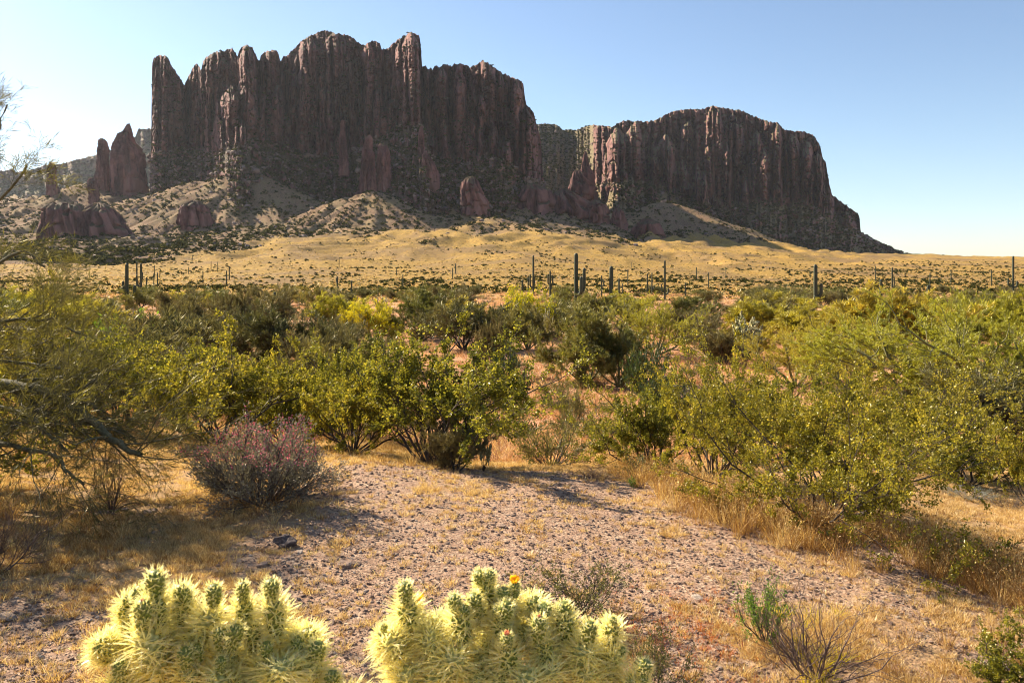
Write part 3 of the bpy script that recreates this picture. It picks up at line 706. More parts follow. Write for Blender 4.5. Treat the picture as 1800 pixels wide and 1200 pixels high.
def stems_mesh(name, pl, mats, twig=None, rs=None, sides=4, big=.012):
    V, Fq = tubes(pl.poly, sides, 7, big)
    fs = [Fq]; mi = [np.zeros(len(Fq))]
    if twig is not None:
        P0, P1, r0, r1 = twig
        V2, F2 = prisms(P0, P1, r0, r1, rs)
        fs.append(F2 + len(V)); V = np.concatenate([V, V2]); mi.append(np.zeros(len(F2)))
    return mesh_from(name, V, fs, mats, smooth=True)

# foliage colours
M_creo = leaf_mat('creosote_leaf', [(0, (.04, .048, .010)), (.35, (.11, .118, .016)), (.6, (.24, .225, .028)), (.82, (.40, .345, .05)), (1, (.64, .50, .13))], trans=.45, gloss=.03, rough=.35, tcol=1.5)
M_creo2 = leaf_mat('creosote_leaf_yellow', [(0, (.045, .048, .010)), (.3, (.12, .12, .016)), (.6, (.28, .245, .028)), (.82, (.48, .38, .055)), (1, (.78, .62, .20))], trans=.45, gloss=.03, rough=.35, tcol=1.5)
M_creoW = bark_mat('creosote_bark', (.03, .024, .02), (.12, .095, .08), 60, .8, .2)
M_pv = leaf_mat('palo_verde_twig', [(0, (.09, .085, .025)), (.4, (.19, .18, .045)), (.8, (.31, .28, .07)), (1, (.42, .36, .12))], trans=.35, gloss=.08, rough=.4, tcol=1.3, objvar=.25)
M_pvb = leaf_mat('palo_verde_bright', [(0, (.16, .145, .02)), (.4, (.36, .32, .04)), (.8, (.56, .48, .07)), (1, (.70, .58, .13))], trans=.4, gloss=.06, rough=.4, tcol=1.4, objvar=.18)
M_olive = leaf_mat('olive_twig', [(0, (.065, .058, .025)), (.4, (.14, .125, .05)), (.8, (.23, .205, .08)), (1, (.34, .29, .13))], trans=.3, gloss=.06, rough=.5, tcol=1.3, objvar=.3)
M_pvW = bark_mat('palo_verde_bark', (.10, .10, .035), (.24, .22, .09), 8, .6, .35)
M_darkW = bark_mat('dark_bark', (.035, .028, .022), (.11, .085, .065), 12, .8, .2)
M_joj = leaf_mat('jojoba_leaf', [(0, (.018, .036, .010)), (.5, (.045, .08, .02)), (1, (.10, .14, .035))], trans=.25, gloss=.08, rough=.4, tcol=1.2)
M_grn = leaf_mat('bright_green_leaf', [(0, (.04, .10, .01)), (.5, (.12, .24, .015)), (1, (.28, .40, .04))], trans=.5, gloss=.06, tcol=1.4)
M_yel = leaf_mat('yellow_blossom', [(0, (.55, .45, .01)), (.5, (.85, .72, .015)), (1, (.95, .85, .06))], trans=.4, gloss=0, tcol=1.0)
M_gry = leaf_mat('grey_leaf', [(0, (.08, .07, .06)), (.5, (.18, .165, .14)), (1, (.38, .35, .30))], trans=.35, gloss=.05, tcol=1.1)
M_pink = leaf_mat('magenta_flower', [(0, (.35, .05, .12)), (.5, (.55, .12, .24)), (1, (.75, .30, .42))], trans=.4, gloss=0, tcol=1.1)
M_gryW = bark_mat('grey_twig', (.06, .045, .045), (.16, .12, .115), 60)
M_burs = leaf_mat('bursage_leaf', [(0, (.06, .055, .025)), (.5, (.15, .145, .05)), (.8, (.26, .22, .08)), (1, (.42, .32, .13))], trans=.35, gloss=.04, tcol=1.2, objvar=.25)
M_dry = leaf_mat('dry_twig', [(0, (.13, .08, .05)), (.5, (.26, .165, .10)), (1, (.46, .32, .20))], trans=.2, gloss=.05, tcol=1.0, objvar=.15)
M_dryW = bark_mat('dead_wood', (.06, .035, .028), (.20, .13, .10), 50)
M_straw = leaf_mat('dry_grass', [(0, (.36, .21, .09)), (.4, (.62, .42, .19)), (.8, (.82, .62, .33)), (1, (.93, .78, .50))], trans=.45, gloss=.04, tcol=1.15)
M_straw2 = leaf_mat('rusty_grass', [(0, (.16, .075, .03)), (.4, (.33, .17, .06)), (.8, (.54, .33, .12)), (1, (.78, .56, .26))], trans=.45, gloss=.04, tcol=1.1)
M_strawP = leaf_mat('pink_grass', [(0, (.32, .14, .08)), (.5, (.54, .29, .165)), (1, (.74, .48, .29))], trans=.4, gloss=.03, tcol=1.05)
M_redf = leaf_mat('red_herb', [(0, (.40, .07, .03)), (.5, (.60, .18, .06)), (1, (.75, .38, .08))], trans=.4, gloss=.03, tcol=1.1)
M_sage = leaf_mat('sage_leaf', [(0, (.10, .12, .11)), (.5, (.22, .25, .23)), (1, (.38, .42, .38))], trans=.25, gloss=.04, tcol=1.0)
M_dots = leaf_mat('slope_bush', [(0, (.025, .028, .012)), (.5, (.06, .062, .022)), (.85, (.12, .12, .035)), (1, (.22, .20, .06))], trans=.2, gloss=0, tcol=1.0)

def creosote(seed, leafmat, nst=13, nleaf=17000, h=1.0, spread=1.15, lsize=.013, clump=.10, flat=1.1, low=.35):
    """unit shrub about 1 high: a vase of dark stems, resinous leaves in clumps on the outer twigs"""
    pl = Plant(seed); R = pl.r
    spec = [dict(n=(3, 5), seg=6, wander=.2, up=.05, ratio=.52, angle=.55, t0=.35, rr=.6, taper=.55),
            dict(n=(4, 5), seg=4, wander=.2, up=.07, ratio=.52, angle=.6, t0=.2, rr=.55),
            dict(n=(3, 4), seg=3, wander=.25, up=.08, ratio=.6, angle=.65, t0=.15, rr=.6),
            dict(seg=3, wander=.3, up=.05)]
    for i in range(nst):
        az = i * 2.39996 + R.uniform(-.4, .4); inc = (i + .5) / nst
        ang = (.12 + flat * inc ** .9) * R.uniform(.85, 1.1)
        d = (math.sin(ang) * math.cos(az), math.sin(ang) * math.sin(az), math.cos(ang))
        L = (.56 + .18 * ang) * R.uniform(.8, 1.15) * spread ** (inc)
        pl.grow((.05 * math.cos(az), .05 * math.sin(az), 0), d, L, (.013 if flat < 1.3 else .0085) * R.uniform(.7, 1.2), 0, spec)
    P, Dv, ti = pl.sample_tips(nleaf)
    # keep leaves in clumps, fewer low inside
    keep = (noise3(P / clump + seed) > -.18) & (pl.nr.uniform(size=len(P)) < sstep(.05, low + .15, P[:, 2] + .35 * np.hypot(P[:, 0], P[:, 1])))
    P = P[keep]; Dv = Dv[keep]
    P = P + pl.nr.normal(0, .012, P.shape)
    dd = Dv * .6 + pl.nr.normal(0, .6, P.shape)
    s = lsize * pl.nr.uniform(.7, 1.4, len(P))
    V, Fq = leaves(P, dd, s * 1.6, s * .55, pl.nr)
    fol = mesh_from('foliage', V, [Fq], [leafmat], attrs={'rnd': ('FACE', clump_attr(P, pl.nr, 2, .16))})
    st = stems_mesh('stems', pl, [M_creoW], sides=3, big=.006)
    return st, fol
def twiggy(seed, twigmat, woodmat, nst=7, ntwig=9000, tl=.07, tw=.0016, leafn=0, leafmat=None, ls=.008, ang0=.15, ang1=1.15, trunk=True, thick=.02, droop=.0, flower=None, nfl=0, flow_top=.5, dome=True, sp=None, L0=.50, rnd_up=.4):
    """palo verde and its like, unit tree about 1 high: short trunk, limbs, and a haze of fine twigs"""
    pl = Plant(seed); R = pl.r
    spec = sp or [dict(n=(4, 5), seg=6, wander=.16, up=.05, ratio=.55, angle=.6, t0=.3, rr=.62, taper=.5),
            dict(n=(4, 6), seg=4, wander=.22, up=.05 - droop, ratio=.55, angle=.65, t0=.2, rr=.5),
            dict(n=(3, 4), seg=3, wander=.25, up=.05 - droop, ratio=.6, angle=.6, t0=.1, rr=.5),
            dict(seg=3, wander=.3, up=.06 - droop)]
    for i in range(nst):
        az = i * 2.39996 + R.uniform(-.4, .4); inc = (i + .5) / nst
        ang = ang0 + (ang1 - ang0) * inc
        d = (math.sin(ang) * math.cos(az), math.sin(ang) * math.sin(az), math.cos(ang))
        pl.grow((.02 * math.cos(az), .02 * math.sin(az), 0), d, L0 * R.uniform(.85, 1.15) * (1 + .25 * ang), thick * R.uniform(.6, 1.1), 0, spec)
    P, Dv, ti = pl.sample_tips(ntwig)
    D2 = Dv + pl.nr.normal(0, .45, P.shape); D2[:, 2] += rnd_up
    D2 /= np.linalg.norm(D2, axis=1)[:, None]
    ln = tl * pl.nr.uniform(.5, 1.4, len(P))
    P1 = P + D2 * ln[:, None]
    V, Fq = leaves(P, D2, ln, np.full(len(P), tw), pl.nr, .15)
    nlv = 2
    att = clump_attr(P, pl.nr, 2, .18)
    if leafn:
        k = pl.nr.randint(0, len(P), leafn); f = pl.nr.uniform(.1, 1, (leafn, 1))
        PL = P[k] + D2[k] * ln[k][:, None] * f
        s = ls * pl.nr.uniform(.7, 1.4, leafn)
        V2, F2 = leaves(PL, D2[k] + pl.nr.normal(0, .7, PL.shape), s * 1.6, s * .5, pl.nr)
        Fq = np.concatenate([Fq, F2 + len(V)]); V = np.concatenate([V, V2])
        att = np.concatenate([att, clump_attr(PL, pl.nr, 2, .18)])
    fol = mesh_from('foliage', V, [Fq], [twigmat], attrs={'rnd': ('FACE', att)})
    st = stems_mesh('stems', pl, [woodmat], sides=3, big=.01)
    fl = None
    if flower:
        k = pl.nr.randint(0, len(P), nfl * 3)
        PF = P1[k]; PF = PF[(PF[:, 2] + .12 * noise3(PF / .15) > flow_top)][:nfl]
        V, Fq = leaves(PF + pl.nr.normal(0, .01, PF.shape), pl.nr.normal(0, 1, PF.shape), np.full(len(PF), ls * 1.9), np.full(len(PF), ls), pl.nr)
        fl = mesh_from('blossom', V, [Fq], [flower], attrs={'rnd': ('FACE', rnd_attr(pl.nr, len(PF), 2))})
    return st, fol, fl
def bushball(seed, leafmat, woodmat, n=2600, ls=.035, nst=26, flat=.8, up=.5, leafw=.35, fl=None, nfl=0):
    """unit mound about 1 high and 2 wide of small-leaved sprays on thin stems"""
    pl = Plant(seed); R = pl.r
    spec = [dict(n=3, seg=3, wander=.15, up=.06, ratio=.5, angle=.5, t0=.3, rr=.6), dict(seg=2, wander=.25, up=.05)]
    for i in range(nst):
        az = i * 2.39996; ang = 1.25 * math.sqrt((i + .5) / nst)
        d = (math.sin(ang) * math.cos(az), math.sin(ang) * math.sin(az), math.cos(ang))
        pl.grow((.1 * math.cos(az), .1 * math.sin(az), 0), d, .62 * R.uniform(.75, 1.2), .011, 0, spec)
    P, Dv, ti = pl.sample_tips(n)
    P = P + pl.nr.normal(0, .035, P.shape)
    d = Dv + pl.nr.normal(0, .6, P.shape); d[:, 2] += up
    s = ls * pl.nr.uniform(.6, 1.4, len(P))
    V, Fq = leaves(P, d, s * 2, s * leafw, pl.nr)
    fol = mesh_from('foliage', V, [Fq], [leafmat], attrs={'rnd': ('FACE', clump_attr(P, pl.nr, 2, .25))})
    st = stems_mesh('stems', pl, [woodmat], sides=3)
    f2 = None
    if fl:
        PF, dF, _ = pl.sample_tips(nfl * 2); PF = PF[PF[:, 2] > .5][:nfl] + pl.nr.normal(0, .02, (min(nfl, int((PF[:, 2] > .5).sum())), 3)) + np.array([0, 0, .03])
        V, Fq = leaves(PF, pl.nr.normal(0, 1, PF.shape), np.full(len(PF), ls * 1.2), np.full(len(PF), ls * .45), pl.nr)
        f2 = mesh_from('blossom', V, [Fq], [fl], attrs={'rnd': ('FACE', rnd_attr(pl.nr, len(PF), 2))})
    return st, fol, f2

class Kind:
    """one look of plant: meshes shared by all its copies, and its measured size"""
    def __init__(s, name, parts):
        s.name = name; s.parts = [p for p in parts if p]
        co = []
        for me in ([p for p in s.parts if p.name.startswith('foliage')] or s.parts):
            a = np.empty(len(me.vertices) * 3, np.float32); me.vertices.foreach_get('co', a); co.append(a.reshape(-1, 3))
        a = np.concatenate(co)
        s.x0, s.x1 = np.percentile(a[:, 0], [2.5, 97.5]); s.h = np.percentile(a[:, 2], 99.6)
        s.first = None
    def put(s, x, y, h, w, label, cat, group=None, rot=None, z=None, name=None, dz=0):
        z = gz(x, y) if z is None else z
        if s.first is None:
            r = empty(name or s.name)
            for me in s.parts: obj(me.name.split('.')[0], me, r)
            s.first = r
        else:
            r = copy_tree(s.first); r.name = name or s.name
        r.location = (x, y, z - .02 + dz)
        sw = w / (s.x1 - s.x0); sh = h / s.h
        r.scale = (sw, sw, sh)
        r.rotation_euler = (0, 0, rot if rot is not None else _pr.uniform(-.5, .5) if abs(sw / sh - 1) > .4 else _pr.uniform(0, 6.28))
        for k in ('label', 'category', 'group'):
            if k in r: del r[k]
        return tag(r, label, cat, group)
_pr = random.Random(5)
def at(kind, px, top, wpx, D, label, cat, group=None, base=None, **kw):
    """stand a plant at this bearing and distance with its top and spread as seen"""
    x = xz(px, D); z = gz(x, D)
    h = EYE + (HZ - top) / F * D - z
    return kind.put(x, D, max(h, .15), wpx / F * D, label, cat, group, z=z, **kw)
# ------------------------------------------------------------------ kinds of plants
K = {}
def mk(key, name, parts): K[key] = Kind(name, parts)
mk('creoA', 'creosote_bush', creosote(1, M_creo, 17, 52000, clump=.10, lsize=.0135, low=.2))
mk('creoB', 'creosote_bush', creosote(2, M_creo2, 22, 122000, clump=.085, spread=1.9, lsize=.0102, low=.1, flat=1.32))
mk('creoC', 'creosote_bush', creosote(3, M_creo2, 15, 42000, clump=.11, lsize=.016, low=.15))
mk('creoS', 'creosote_bush', creosote(4, M_creo, 11, 18000, clump=.13, lsize=.021, low=.1))
mk('pvA', 'palo_verde_tree', twiggy(11, M_pv, M_pvW, 9, 42000, .055, .0017, ang1=1.25, leafn=12000, ls=.007))
mk('pvB', 'palo_verde_tree', twiggy(12, M_pvb, M_pvW, 9, 62000, .024, .0012, ang1=1.2, leafn=36000, ls=.0055))
mk('pvC', 'palo_verde_tree', twiggy(13, M_pvb, M_pvW, 7, 22000, .095, .0028, ang1=1.1))
mk('pvY', 'flowering_palo_verde', twiggy(14, M_pvb, M_pvW, 7, 15000, .08, .0022, flower=M_yel, nfl=5200, flow_top=.42, ls=.012, ang1=1.2))
mk('olA', 'mesquite_tree', twiggy(15, M_olive, M_darkW, 9, 24000, .085, .0024, ang1=1.35))
mk('olB', 'mesquite_tree', twiggy(16, M_olive, M_darkW, 8, 18000, .09, .0028, leafn=5000, leafmat=None, ls=.012, ang1=1.3))
mk('pvF', 'palo_verde_tree', twiggy(17, M_pv, M_darkW, 8, 9000, .11, .0045, ang1=1.3))
mk('olF', 'mesquite_tree', twiggy(18, M_olive, M_darkW, 8, 9000, .11, .0048, ang1=1.3))
mk('joj', 'jojoba_bush', bushball(21, M_joj, M_darkW, 3800, .035, leafw=.45))
mk('grn', 'green_shrub', bushball(22, M_grn, M_darkW, 3800, .04, leafw=.25))
mk('bur', 'bursage_bush', bushball(23, M_burs, M_gryW, 3400, .030, leafw=.3))
mk('burB', 'bursage_bush', bushball(24, M_burs, M_gryW, 1500, .050, leafw=.3))
mk('sage', 'sage_bush', bushball(25, M_sage, M_gryW, 5200, .020, leafw=.25))
mk('rat', 'flowering_shrub', bushball(26, M_gry, M_gryW, 24000, .017, nst=54, leafw=.3, fl=M_pink, nfl=4200))
_sp = [dict(n=(4, 6), seg=5, wander=.2, up=.04, ratio=.55, angle=.6, t0=.25, rr=.6), dict(n=(3, 5), seg=4, wander=.28, up=.03, ratio=.55, angle=.7, t0=.2, rr=.55), dict(seg=3, wander=.3, up=.03)]
mk('dry', 'dry_bush', twiggy(31, M_dry, M_dryW, 18, 2600, .06, .0018, sp=_sp, thick=.011, ang0=.1, ang1=1.3, L0=.55))
mk('dryL', 'sparse_bush', twiggy(32, M_burs, M_darkW, 19, 1500, .05, .0030, sp=_sp, thick=.010, ang0=.1, ang1=1.25, L0=.55, leafn=2600, ls=.017))
mk('dead', 'dead_bush', twiggy(33, M_dry, M_dryW, 16, 500, .08, .0020, sp=_sp[:1] + [dict(seg=4, wander=.2, up=.02, n=2, ratio=.6, angle=.5), dict(seg=3, wander=.2)], thick=.013, ang0=.1, ang1=1.2, L0=.62))
K['dead'].name = 'dead_bush'
M_spr = M_grn
mk('sprig', 'creosote_sprig', creosote(41, M_grn, 13, 4200, clump=.2, lsize=.022, low=.1, flat=.75))
# leafy parts of the sparse bush are brownish green
def cactus_clump():
    return None

# ------------------------------------------------------------------ the near shrubs
at(K['creoB'], 1445, 602, 600, 7.1, 'big sprawling creosote bush with yellowish leaves at the right edge of the gravel', 'shrub', rot=.3)
at(K['creoC'], 1255, 590, 200, 9.3, 'upright thin creosote with a tall leafy shoot left of the big sprawling bush', 'shrub', rot=1.0)
at(K['creoA'], 1145, 668, 190, 11.5, 'low creosote bush filling the gap left of the big sprawling one', 'shrub', rot=2)
at(K['creoA'], 765, 566, 330, 9.6, 'large creosote bush with dark stems behind the crest, in the middle of the picture', 'shrub', rot=.5)
at(K['creoC'], 620, 620, 220, 10.6, 'creosote bush joined to the left side of the large middle one', 'shrub', rot=2.2)
at(K['creoC'], 385, 566, 290, 11.3, 'wide creosote bush with yellow-green leaves behind the pink flowering shrub', 'shrub', rot=.8)
at(K['creoA'], 215, 560, 250, 12.0, 'creosote bush with glittering leaves behind the arching branches on the left', 'shrub', rot=2.6)
at(K['creoC'], 60, 485, 180, 12.5, 'tall creosote bush with pale yellow leaf tips at the left edge', 'shrub', rot=1.4)
at(K['creoC'], 1810, 690, 130, 9.4, 'small yellow-leaved creosote cut by the right edge', 'shrub', rot=.1)
at(K['creoB'], -700, 340, 640, 5.7, 'dense spreading creosote added unseen beyond the left edge to shade the corner', 'shrub', rot=2.3)  # unseen bush, added to throw shade into the lower left corner
at(K['creoS'], 505, 640, 130, 12.5, 'dark small creosote between two wide ones', 'shrub', rot=.1)
at(K['rat'], 458, 735, 215, 6.9, 'round grey shrub covered in small pink flowers on the gravel', 'shrub', rot=0)
at(K['bur'], 968, 745, 120, 11.5, 'rounded olive bush with a dark underside beyond the gravel crest', 'bush')
at(K['dry'], 1045, 812, 105, 8.9, 'low greyish brown dry bush beside the gravel crest', 'bush', rot=.5)
at(K['olA'], 800, 742, 120, 8.9, 'dark dry bush at the foot of the large middle creosote', 'bush', rot=1.5)
at(K['sage'], 1702, 852, 88, 9.6, 'small blue-grey sage bush on the yellow slope near the right edge', 'bush')
at(K['dry'], 1775, 862, 110, 9.0, 'dry pinkish bush beside the blue-grey sage', 'bush', rot=2.2)
at(K['bur'], 1150, 800, 110, 9.4, 'reddish olive bush under the left side of the big sprawling creosote', 'bush')
at(K['dryL'], 1015, 972, 190, 4.55, 'sparse small bush with dark twigs and few brown leaves behind the flowering cactus', 'bush', rot=.2)
at(K['dryL'], 1150, 1085, 120, 3.7, 'flat tangle of thin dark twigs right of the flowering cactus', 'bush', rot=1.2)
at(K['dead'], 1430, 1012, 280, 3.95, 'leafless dead bush with arching brown branches at the bottom right', 'bush', rot=.4)
at(K['sprig'], 1345, 1000, 90, 4.35, 'small bright green creosote sprig beside the dead bush', 'shrub', rot=.4)
at(K['creoS'], 1800, 1080, 170, 3.8, 'yellow-green sprig cut by the bottom right corner', 'shrub', rot=1.4)
at(K['sprig'], 1112, 835, 20, 8.2, 'tiny green sprout on the straw right of the dry brown bush', 'sprout', rot=1.4)
at(K['creoA'], -560, 380, 480, 6.3, 'tall creosote added unseen beyond the left edge to shade the ground', 'shrub', rot=1.3)  # added outside the view as a shade caster for the near ground
at(K['creoA'], -300, 560, 480, 6.3, 'broad creosote added out of view just past the left edge to shade the ground', 'shrub', rot=.3)  # another added shade caster, out of view on the left
at(K['dead'], 195, 770, 110, 6.6, 'tangle of dead dark twigs hanging to the ground under the arching branches', 'bush', rot=2.4)
at(K['dry'], -10, 870, 190, 5.2, 'shaded brush with arching thin twigs cut by the left edge', 'bush', rot=2.4)

at(K['creoA'], 260, 605, 200, 16, 'creosote in the second row behind the glittering one', 'shrub', rot=.4)
at(K['creoC'], 450, 602, 180, 16, 'creosote in the second row behind the wide yellow-green one', 'shrub', rot=1.4)
at(K['creoA'], 610, 592, 170, 15, 'creosote in the second row behind the left arm of the large middle one', 'shrub', rot=3)
at(K['creoA'], 90, 590, 190, 15.5, 'creosote in the second row behind the tall pale-tipped one', 'shrub', rot=4)
at(K['creoA'], 1330, 640, 190, 12.5, 'creosote in the second row just behind the big sprawling one', 'shrub', rot=5)
at(K['creoC'], 1600, 640, 260, 12, 'creosote in the second row behind the right side of the big sprawling one', 'shrub', rot=2)
at(K['creoS'], 1700, 740, 200, 11, 'dark creosote low on the slope above the blue-grey sage', 'shrub', rot=2)

# ------------------------------------------------------------------ the band of trees
T = [  # kind, px, top row, width px, depth, label, category
 ('pvB', 1640, 520, 430, 22, 'broad bright palo verde with visible limbs behind the big creosote on the right', 'tree'),
 ('pvB', 1790, 540, 220, 19, 'bright palo verde cut by the right edge', 'tree'),
 ('olA', 1745, 640, 260, 16, 'shaded dark mesquite under the bright palo verdes on the right', 'tree'),
 ('pvB', 1500, 542, 210, 29, 'palo verde left of the broad bright one with limbs', 'tree'),
 ('pvB', 1400, 560, 150, 33, 'yellow-green palo verde behind the top of the big creosote', 'tree'),
 ('pvC', 1440, 535, 130, 52, 'small palo verde at the foot of the two-armed saguaro', 'tree'),
 ('pvC', 1560, 505, 160, 48, 'bright rounded palo verde near the short saguaro pair', 'tree'),
 ('pvB', 1150, 516, 140, 48, 'bright yellow-green palo verde right of the tall thin saguaro', 'tree'),
 ('pvA', 1025, 535, 140, 36, 'olive palo verde with a dark base standing in the wash', 'tree'),
 ('pvA', 1090, 575, 120, 35, 'thin lower palo verde joined to the olive one in the wash', 'tree'),
 ('pvA', 1048, 513, 100, 75, 'palo verde right under the tallest forked saguaro', 'tree'),
 ('pvA', 928, 533, 90, 52, 'grey-olive palo verde in front of the yellow flowering tree', 'tree'),
 ('pvY', 918, 505, 84, 62, 'palo verde in full bright yellow bloom near the middle', 'tree'),
 ('pvY', 655, 528, 90, 60, 'palo verde with patchy yellow bloom left of the round one', 'tree'),
 ('pvA', 740, 506, 105, 62, 'round green palo verde with dark trunk right of the patchy flowering one', 'tree'),
 ('pvC', 812, 522, 70, 75, 'small yellow-green palo verde right of the round green one', 'tree'),
 ('olA', 790, 500, 90, 95, 'olive mesquite behind the round green palo verde', 'tree'),
 ('pvC', 590, 518, 90, 70, 'green palo verde left of the patchy flowering one', 'tree'),
 ('olA', 500, 535, 180, 38, 'big dark mesquite above the middle left creosotes', 'tree'),
 ('olA', 580, 560, 130, 34, 'dark mesquite between the big dark one and the patchy flowering palo verde', 'tree'),
 ('pvA', 650, 590, 120, 28, 'shaded green tree behind the top of the middle creosote', 'tree'),
 ('olB', 415, 505, 70, 55, 'thin leggy mesquite with bare upper branches on the left', 'tree'),
 ('olB', 330, 522, 120, 48, 'olive brown mesquite behind the left creosotes', 'tree'),
 ('olA', 380, 545, 130, 40, 'dense olive mesquite behind the wide left creosote', 'tree'),
 ('olA', 470, 505, 100, 78, 'grey-olive mesquite just left of the short single saguaro', 'tree'),
 ('grn', 250, 548, 130, 42, 'bright green leafy thicket in front of the left saguaro', 'shrub'),
 ('pvC', 160, 526, 90, 55, 'yellow-green palo verde left of the armed saguaro', 'tree'),
 ('olA', 312, 508, 90, 78, 'grey-green mesquite right of the armed saguaro', 'tree'),
 ('pvC', 60, 510, 140, 52, 'palo verde in the gap at the left edge', 'tree'),
 ('joj', 893, 602, 66, 31, 'dark green round jojoba bush on the pale slope of the wash', 'bush'),
 ('joj', 1140, 606, 84, 31, 'dark green jojoba bush in the shade right of the olive palo verde', 'bush'),
 ('joj', 1172, 640, 78, 24, 'green jojoba bush behind the gap left of the big creosote', 'bush'),
 ('bur', 1005, 672, 46, 22, 'dark olive bursage with spiky sprays down in the wash', 'bush'),
 ('olA', 1272, 575, 110, 42, 'dark mesquite below the pale chain cactus', 'tree'),
 ('olA', 1215, 540, 100, 58, 'olive mesquite left of the pale chain cactus', 'tree'),
 ('pvA', 1330, 530, 90, 70, 'grey-green palo verde behind the pale chain cactus', 'tree'),
 ('pvC', 1358, 512, 84, 95, 'palo verde left of the two-armed saguaro on the right', 'tree'),
 ('olA', 1500, 512, 66, 92, 'brownish mesquite right of the two-armed saguaro', 'tree'),
 ('pvB', 1680, 508, 110, 60, 'bright palo verde behind the broad one at its right', 'tree'),
 ('pvC', 1770, 512, 110, 52, 'bright palo verde in front of the far right saguaro', 'tree'),
 ('pvA', 985, 524, 50, 90, 'small palo verde left of the tallest forked saguaro', 'tree'),
 ('pvC', 1100, 515, 80, 85, 'yellow-green palo verde below the single thick saguaro', 'tree'),
 ('pvA', 1210, 520, 80, 85, 'greenish palo verde right of the thin dark saguaro', 'tree'),
 ('olB', 865, 560, 44, 40, 'small sparse shrub at the top of the wash path', 'shrub'),
 ('pvA', 560, 600, 110, 22, 'dark green tree behind the left middle creosotes', 'tree'),
 ('olA', 300, 600, 170, 21, 'shaded mesquite behind the glittering creosote on the left', 'tree'),
 ('olA', 470, 620, 130, 20, 'shaded mesquite behind the gap of the left creosotes', 'tree'),
]
for kd, px, top, w, D, lab, cat in T:
    at(K[kd], px, top, w, D, lab, cat)
# far trees where the flats meet the golden slope: small, alike
rr = random.Random(77)
placed = []
SAG = [(1013, 510, 108), (1023, 510, 108), (1074, 506, 105), (937, 500, 180), (967, 515, 170), (1168, 512, 150), (1433, 532, 115), (1441, 532, 115), (1548, 512, 120), (1570, 505, 170), (1632, 522, 100), (1781, 507, 160), (223, 530, 110), (234, 528, 110), (247, 505, 150), (483, 530, 92), (1142, 506, 190), (1245, 505, 260)]
def hides(px, top, w, D):
    return any(abs(px - a) < w * .45 + 5 and D < c and top < b for a, b, c in SAG)
MARKS = [(0, 'left edge'), (223, 'armed left saguaro'), (330, 'leggy mesquite'), (483, 'short single saguaro'), (655, 'patchy flowering tree'), (745, 'round green palo verde'), (918, 'yellow flowering tree'), (1013, 'tallest forked saguaro'), (1074, 'thick armless saguaro'), (1168, 'curved-armed thin saguaro'), (1310, 'pale chain cactus'), (1433, 'one-armed right saguaro'), (1560, 'short saguaro pair'), (1632, 'barrel-like saguaro'), (1781, 'far right saguaro')]
def where(px):
    m = min(MARKS, key=lambda q: abs(q[0] - px)); d = px - m[0]
    return ('below the ' if abs(d) < 12 else 'just left of the ' if -45 < d < 0 else 'just right of the ' if 0 < d < 45 else 'well left of the ' if d < 0 else 'well right of the ') + m[1]
def free(px, D, w):
    for a, b, c in placed:
        if abs(a - px) < (w + c) * .38 and abs(b - D) / D < .22: return False
    placed.append((px, D, w)); return True
FT = 0
for i in range(600):
    px = rr.uniform(-60, 1860); D = rr.uniform(95, 215)
    if 830 < px < 880 and D < 120: continue
    h = rr.uniform(2.2, 4.6); w = h * rr.uniform(1.2, 2.0) / D * F
    if not free(px, D, w * .6) or FT > 150: continue
    z = gz(xz(px, D), D); top = HZ - (z + h - EYE) / D * F
    k = rr.choice(['pvF', 'olF', 'olF', 'pvF'])
    if hides(px, top, w, D):
        h *= .3; w = h * 2.6 / D * F; top = HZ - (z + h - EYE) / D * F
        if hides(px, top + 4, w, D): continue
    if top < 500: continue
    kn = 'olive brown mesquite' if k == 'olF' else 'grey-green palo verde'
    at(K[k], px, top, w, D, ('broad ' if w > 55 else 'small ') + kn + ' in the far band, ' + where(px), 'tree', 'far band of olive trees')
    FT += 1
# low bushes on the flats, one by one down to the far band
LB = 0
for i in range(1600):
    D = math.exp(rr.uniform(math.log(17), math.log(170))); px = rr.uniform(-20, 1820)
    if LB >= 190: break
    h = rr.uniform(.35, .9) * (1 if D < 60 else 1.5); w = h * rr.uniform(1.7, 2.6) / D * F
    if not free(px, D, w * 1.2): continue
    z = gz(xz(px, D), D); top = HZ - (z + h - EYE) / D * F
    if hides(px, top + 6, w, D): continue
    at(K['burB' if rr.random() < .75 else 'bur'], px, top, w, D, ('low olive bursage in the near wash, ' if D < 35 else 'small olive bursage among the trees, ' if D < 75 else 'tiny bursage dot beyond the trees, ') + where(px), 'bush', 'low bursage bushes on the flats')
    LB += 1
# companions that close the gaps of the tree band
MB = 0
for i in range(900):
    D = math.exp(rr.uniform(math.log(24), math.log(100))); px = rr.uniform(-60, 1860)
    if MB >= 75: break
    # keep the pale opening of the wash clear
    if 820 < px < 1000 + (D > 50) * -60 and D < 110: continue
    if 1000 < px < 1130 and D < 34: continue
    h = rr.uniform(2.0, 3.6); w = h * rr.uniform(1.3, 1.9) / D * F
    if not free(px, D, w * .35): continue
    z = gz(xz(px, D), D); top = HZ - (z + h - EYE) / D * F
    if top < 503 or hides(px, top, w, D): continue
    k = rr.choice(['pvF', 'olF', 'olB', 'pvC'] if px < 900 else ['pvF', 'pvC', 'olF', 'pvC'])
    kn = {'pvF': 'grey-green palo verde', 'olF': 'olive brown mesquite', 'olB': 'leafy olive mesquite', 'pvC': 'yellow-green palo verde'}[k]
    at(K[k], px, top, w, D, ('wider ' if w > 90 else 'smaller ') + kn + ' of the middle band, ' + where(px), 'tree', 'smaller trees of the middle band')
    MB += 1

